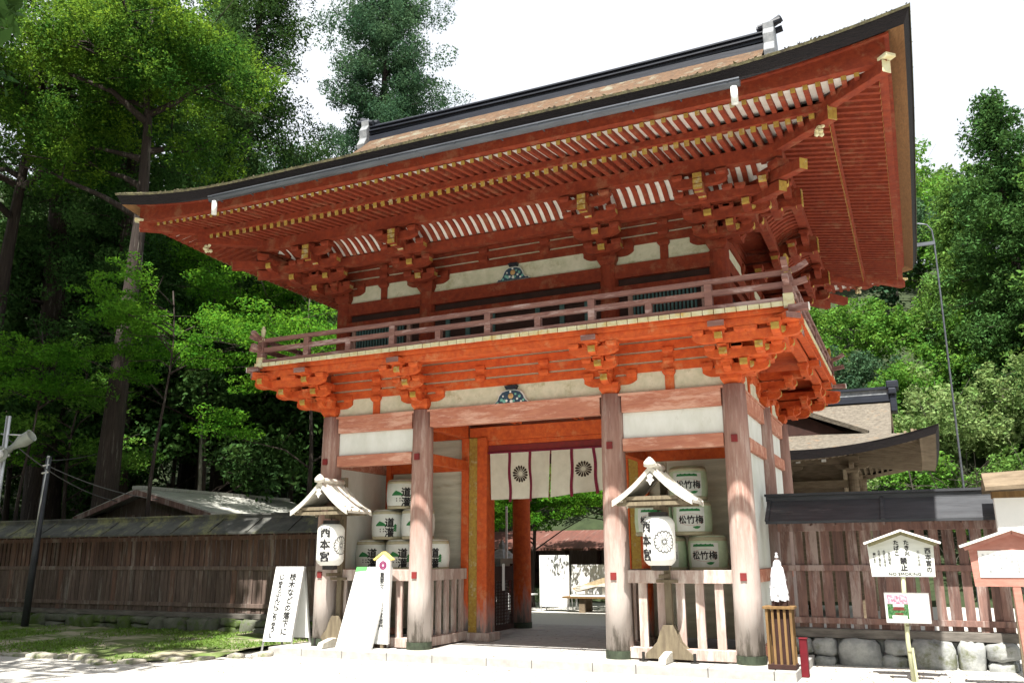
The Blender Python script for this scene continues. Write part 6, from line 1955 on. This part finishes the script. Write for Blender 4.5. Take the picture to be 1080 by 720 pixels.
# the wood that closes the court behind the viewer
rng = np.random.default_rng(78)
P = []
for i in range(420):
    a = rng.uniform(-math.pi * 1.02, math.pi * .02); rr_ = rng.uniform(27, 33)
    x, y = 4 + rr_ * 1.15 * math.cos(a), -8 + rr_ * math.sin(a) * .95
    if y > -9 and x < 0: continue
    P.append(clump(rng, (x, y, GZ + rng.uniform(.5, 15)), (2.6, 2.6, 2.2), 60))
for i in range(110):
    P.append(clump(rng, (rng.uniform(-36, -25), rng.uniform(-24, -4), GZ + rng.uniform(.5, 16)), (2.6, 2.6, 2.2), 60))
stuff(leaf_obj('surrounding_wood', np.concatenate(P), 1.1, L_broad, None, 6, .1, .6, loc=(4, -36, GZ)), 'dense wood closing the court behind the viewer', 'wood')
# hillside trees, right and behind; four crowns reused at their own places
gh = 'trees on the hillside'
protos = []
def copy_tree(src, loc, rz, sc, label, group=gh):
    r = src.copy(); C.objects.link(r)
    r.location = loc; r.rotation_euler = (0, 0, rz); r.scale = (sc, sc, sc * 1.0)
    r['label'] = label; r['group'] = group
    for ch in list(src.children):
        c = ch.copy(); C.objects.link(c); c.parent = r
    return r
hl = []
rnd = random.Random(99)
# right part: rows up the slope
rows = [(23.5, 0, 19, 2.9, 5.6), (27.5, -1, 21, 3.1, 6.2), (32, -2, 24, 3.5, 7), (37.5, -3, 27, 3.9, 7.6), (44, -4, 31, 4.2, 9.5), (52, -5, 36, 4.6, 9.5), (60, -5, 40, 5.2, 9.5)]
for (yy, xa, xb, dx, hh) in rows:
    x = xa + rnd.uniform(0, dx)
    while x < xb:
        y = yy + rnd.uniform(-1.4, 1.4)
        hl.append((x, y, hh * rnd.uniform(.85, 1.2)))
        x += dx * rnd.uniform(.8, 1.2)
# behind the gate and the left part, seen above the roof line only far up
for (yy, dx, hh) in ((44, 6.5, 12), (55, 7.5, 13), (68, 9, 14)):
    x = -52
    while x < -6:
        hl.append((x + rnd.uniform(-1, 1), yy + rnd.uniform(-2, 2), hh * rnd.uniform(.85, 1.15))); x += dx
mats_h = [L_broad, L_cedg, L_broad, L_sage, L_mapl, L_blue]
names = ['rounded mid green tree', 'olive green bushy tree', 'dense bright green tree', 'pale sage green tree', 'fresh light green tree', 'bluish green tree']
for k in range(6):
    x, y, h = hl[k * 3]
    hl[k * 3], hl[k] = hl[k], hl[k * 3]
    t = broad('hillside_tree', names[k], x, y, 8, 3.1, z0=hill_z(x, y), cz=.55, seed=120 + k, mt=mats_h[k], size=.20, per=260, ncl=56, r0=.14, group=gh, flat=.85, cs=.34)
    protos.append(t)
def px_of(x, y, z):
    d = Vector((x, y, z)) - Vector((6.7057, -14.671, 1.6586)); w = d.dot(Fv)
    return 540 + 916 * d.dot(Rv) / w
def where(x, y):
    return ('at the right edge' if x > 14 else 'below the tall cedars' if x > 9 else 'right of the eave' if x > 5 else 'behind the hall' if x > -6 else 'far up the slope')
ordn = ['lowest', 'second', 'third', 'fourth', 'fifth', 'sixth', 'seventh', 'highest']
cnt = {}
for k, (x, y, h) in enumerate(hl):
    pi_ = k if k < 6 else rnd.choice([0, 0, 1, 2, 2, 4, 5] if y > 30 else [0, 1, 2, 2, 3, 3, 4])
    if y > 42 and x < -5: pi_ = 5
    if y < 29 and 7 < x < 14 and k >= 6: pi_ = rnd.choice([3, 3, 3, 1])
    row = min(range(len(rows)), key=lambda q: abs(rows[q][0] - y))
    key = (pi_, row, where(x, y)); cnt[key] = cnt.get(key, 0) + 1
    nth = [',', ', second one,', ', third one,', ', fourth one,', ', fifth one,', ', sixth one,', ', seventh one,'][min(6, cnt[key] - 1)]
    lb = '%s, %s row%s %s' % (names[pi_], ordn[row], nth, where(x, y))
    if k < 6:
        protos[k]['label'] = lb; protos[k].scale = (h / 8,) * 3
    else:
        copy_tree(protos[pi_], (x, y, hill_z(x, y)), rnd.uniform(0, 6.28), h / 8, lb)
# distinct big trees at the right
cedar('cedar_tree', 'tall dark cedar rising above the hillside at the right, ragged open top', 12.0, 30, 18.8, 3.6, .35, z0=hill_z(11.9, 30), frm=.08, nb=96, seed=201, size=.18, per=230, mt=L_ced, cs=1.05, droop=.1)
cedar('cedar_tree', 'sunny green cedar cut by the right edge of the picture', 13.9, 27, 17.5, 2.7, .35, z0=hill_z(13.9, 27), frm=.05, nb=92, seed=202, size=.18, per=230, mt=L_cedg, cs=1.05, droop=.2)
cedar('cedar_tree', 'darker cedar left of the tall one, among the hillside trees', 10.2, 33, 13.5, 2.8, .3, z0=hill_z(10.2, 33), frm=.08, nb=72, seed=203, size=.18, per=230, mt=L_cedg, cs=1.1, droop=.1)
# bare grey twigs among the sage bushes
rng = np.random.default_rng(5)
mb = MB()
for i in range(60):
    x, y = rng.uniform(7.5, 12.5), rng.uniform(21.5, 25)
    p = Vector((x, y, hill_z(x, y) + rng.uniform(1.0, 4.2)))
    for k in range(4):
        d = Vector((rng.normal(), rng.normal() * .4 - .5, abs(rng.normal()) * .6))
        mb.tube([p, p + d * .6 + Vector((0, 0, .1)), p + d * 1.1], [.02, .014, .006], 4)
stuff(mb.build('bare_twigs', M_bark2, None, loc=(10, 23, 3)), 'bare grey twigs among pale bushes on the lower slope', 'twigs')
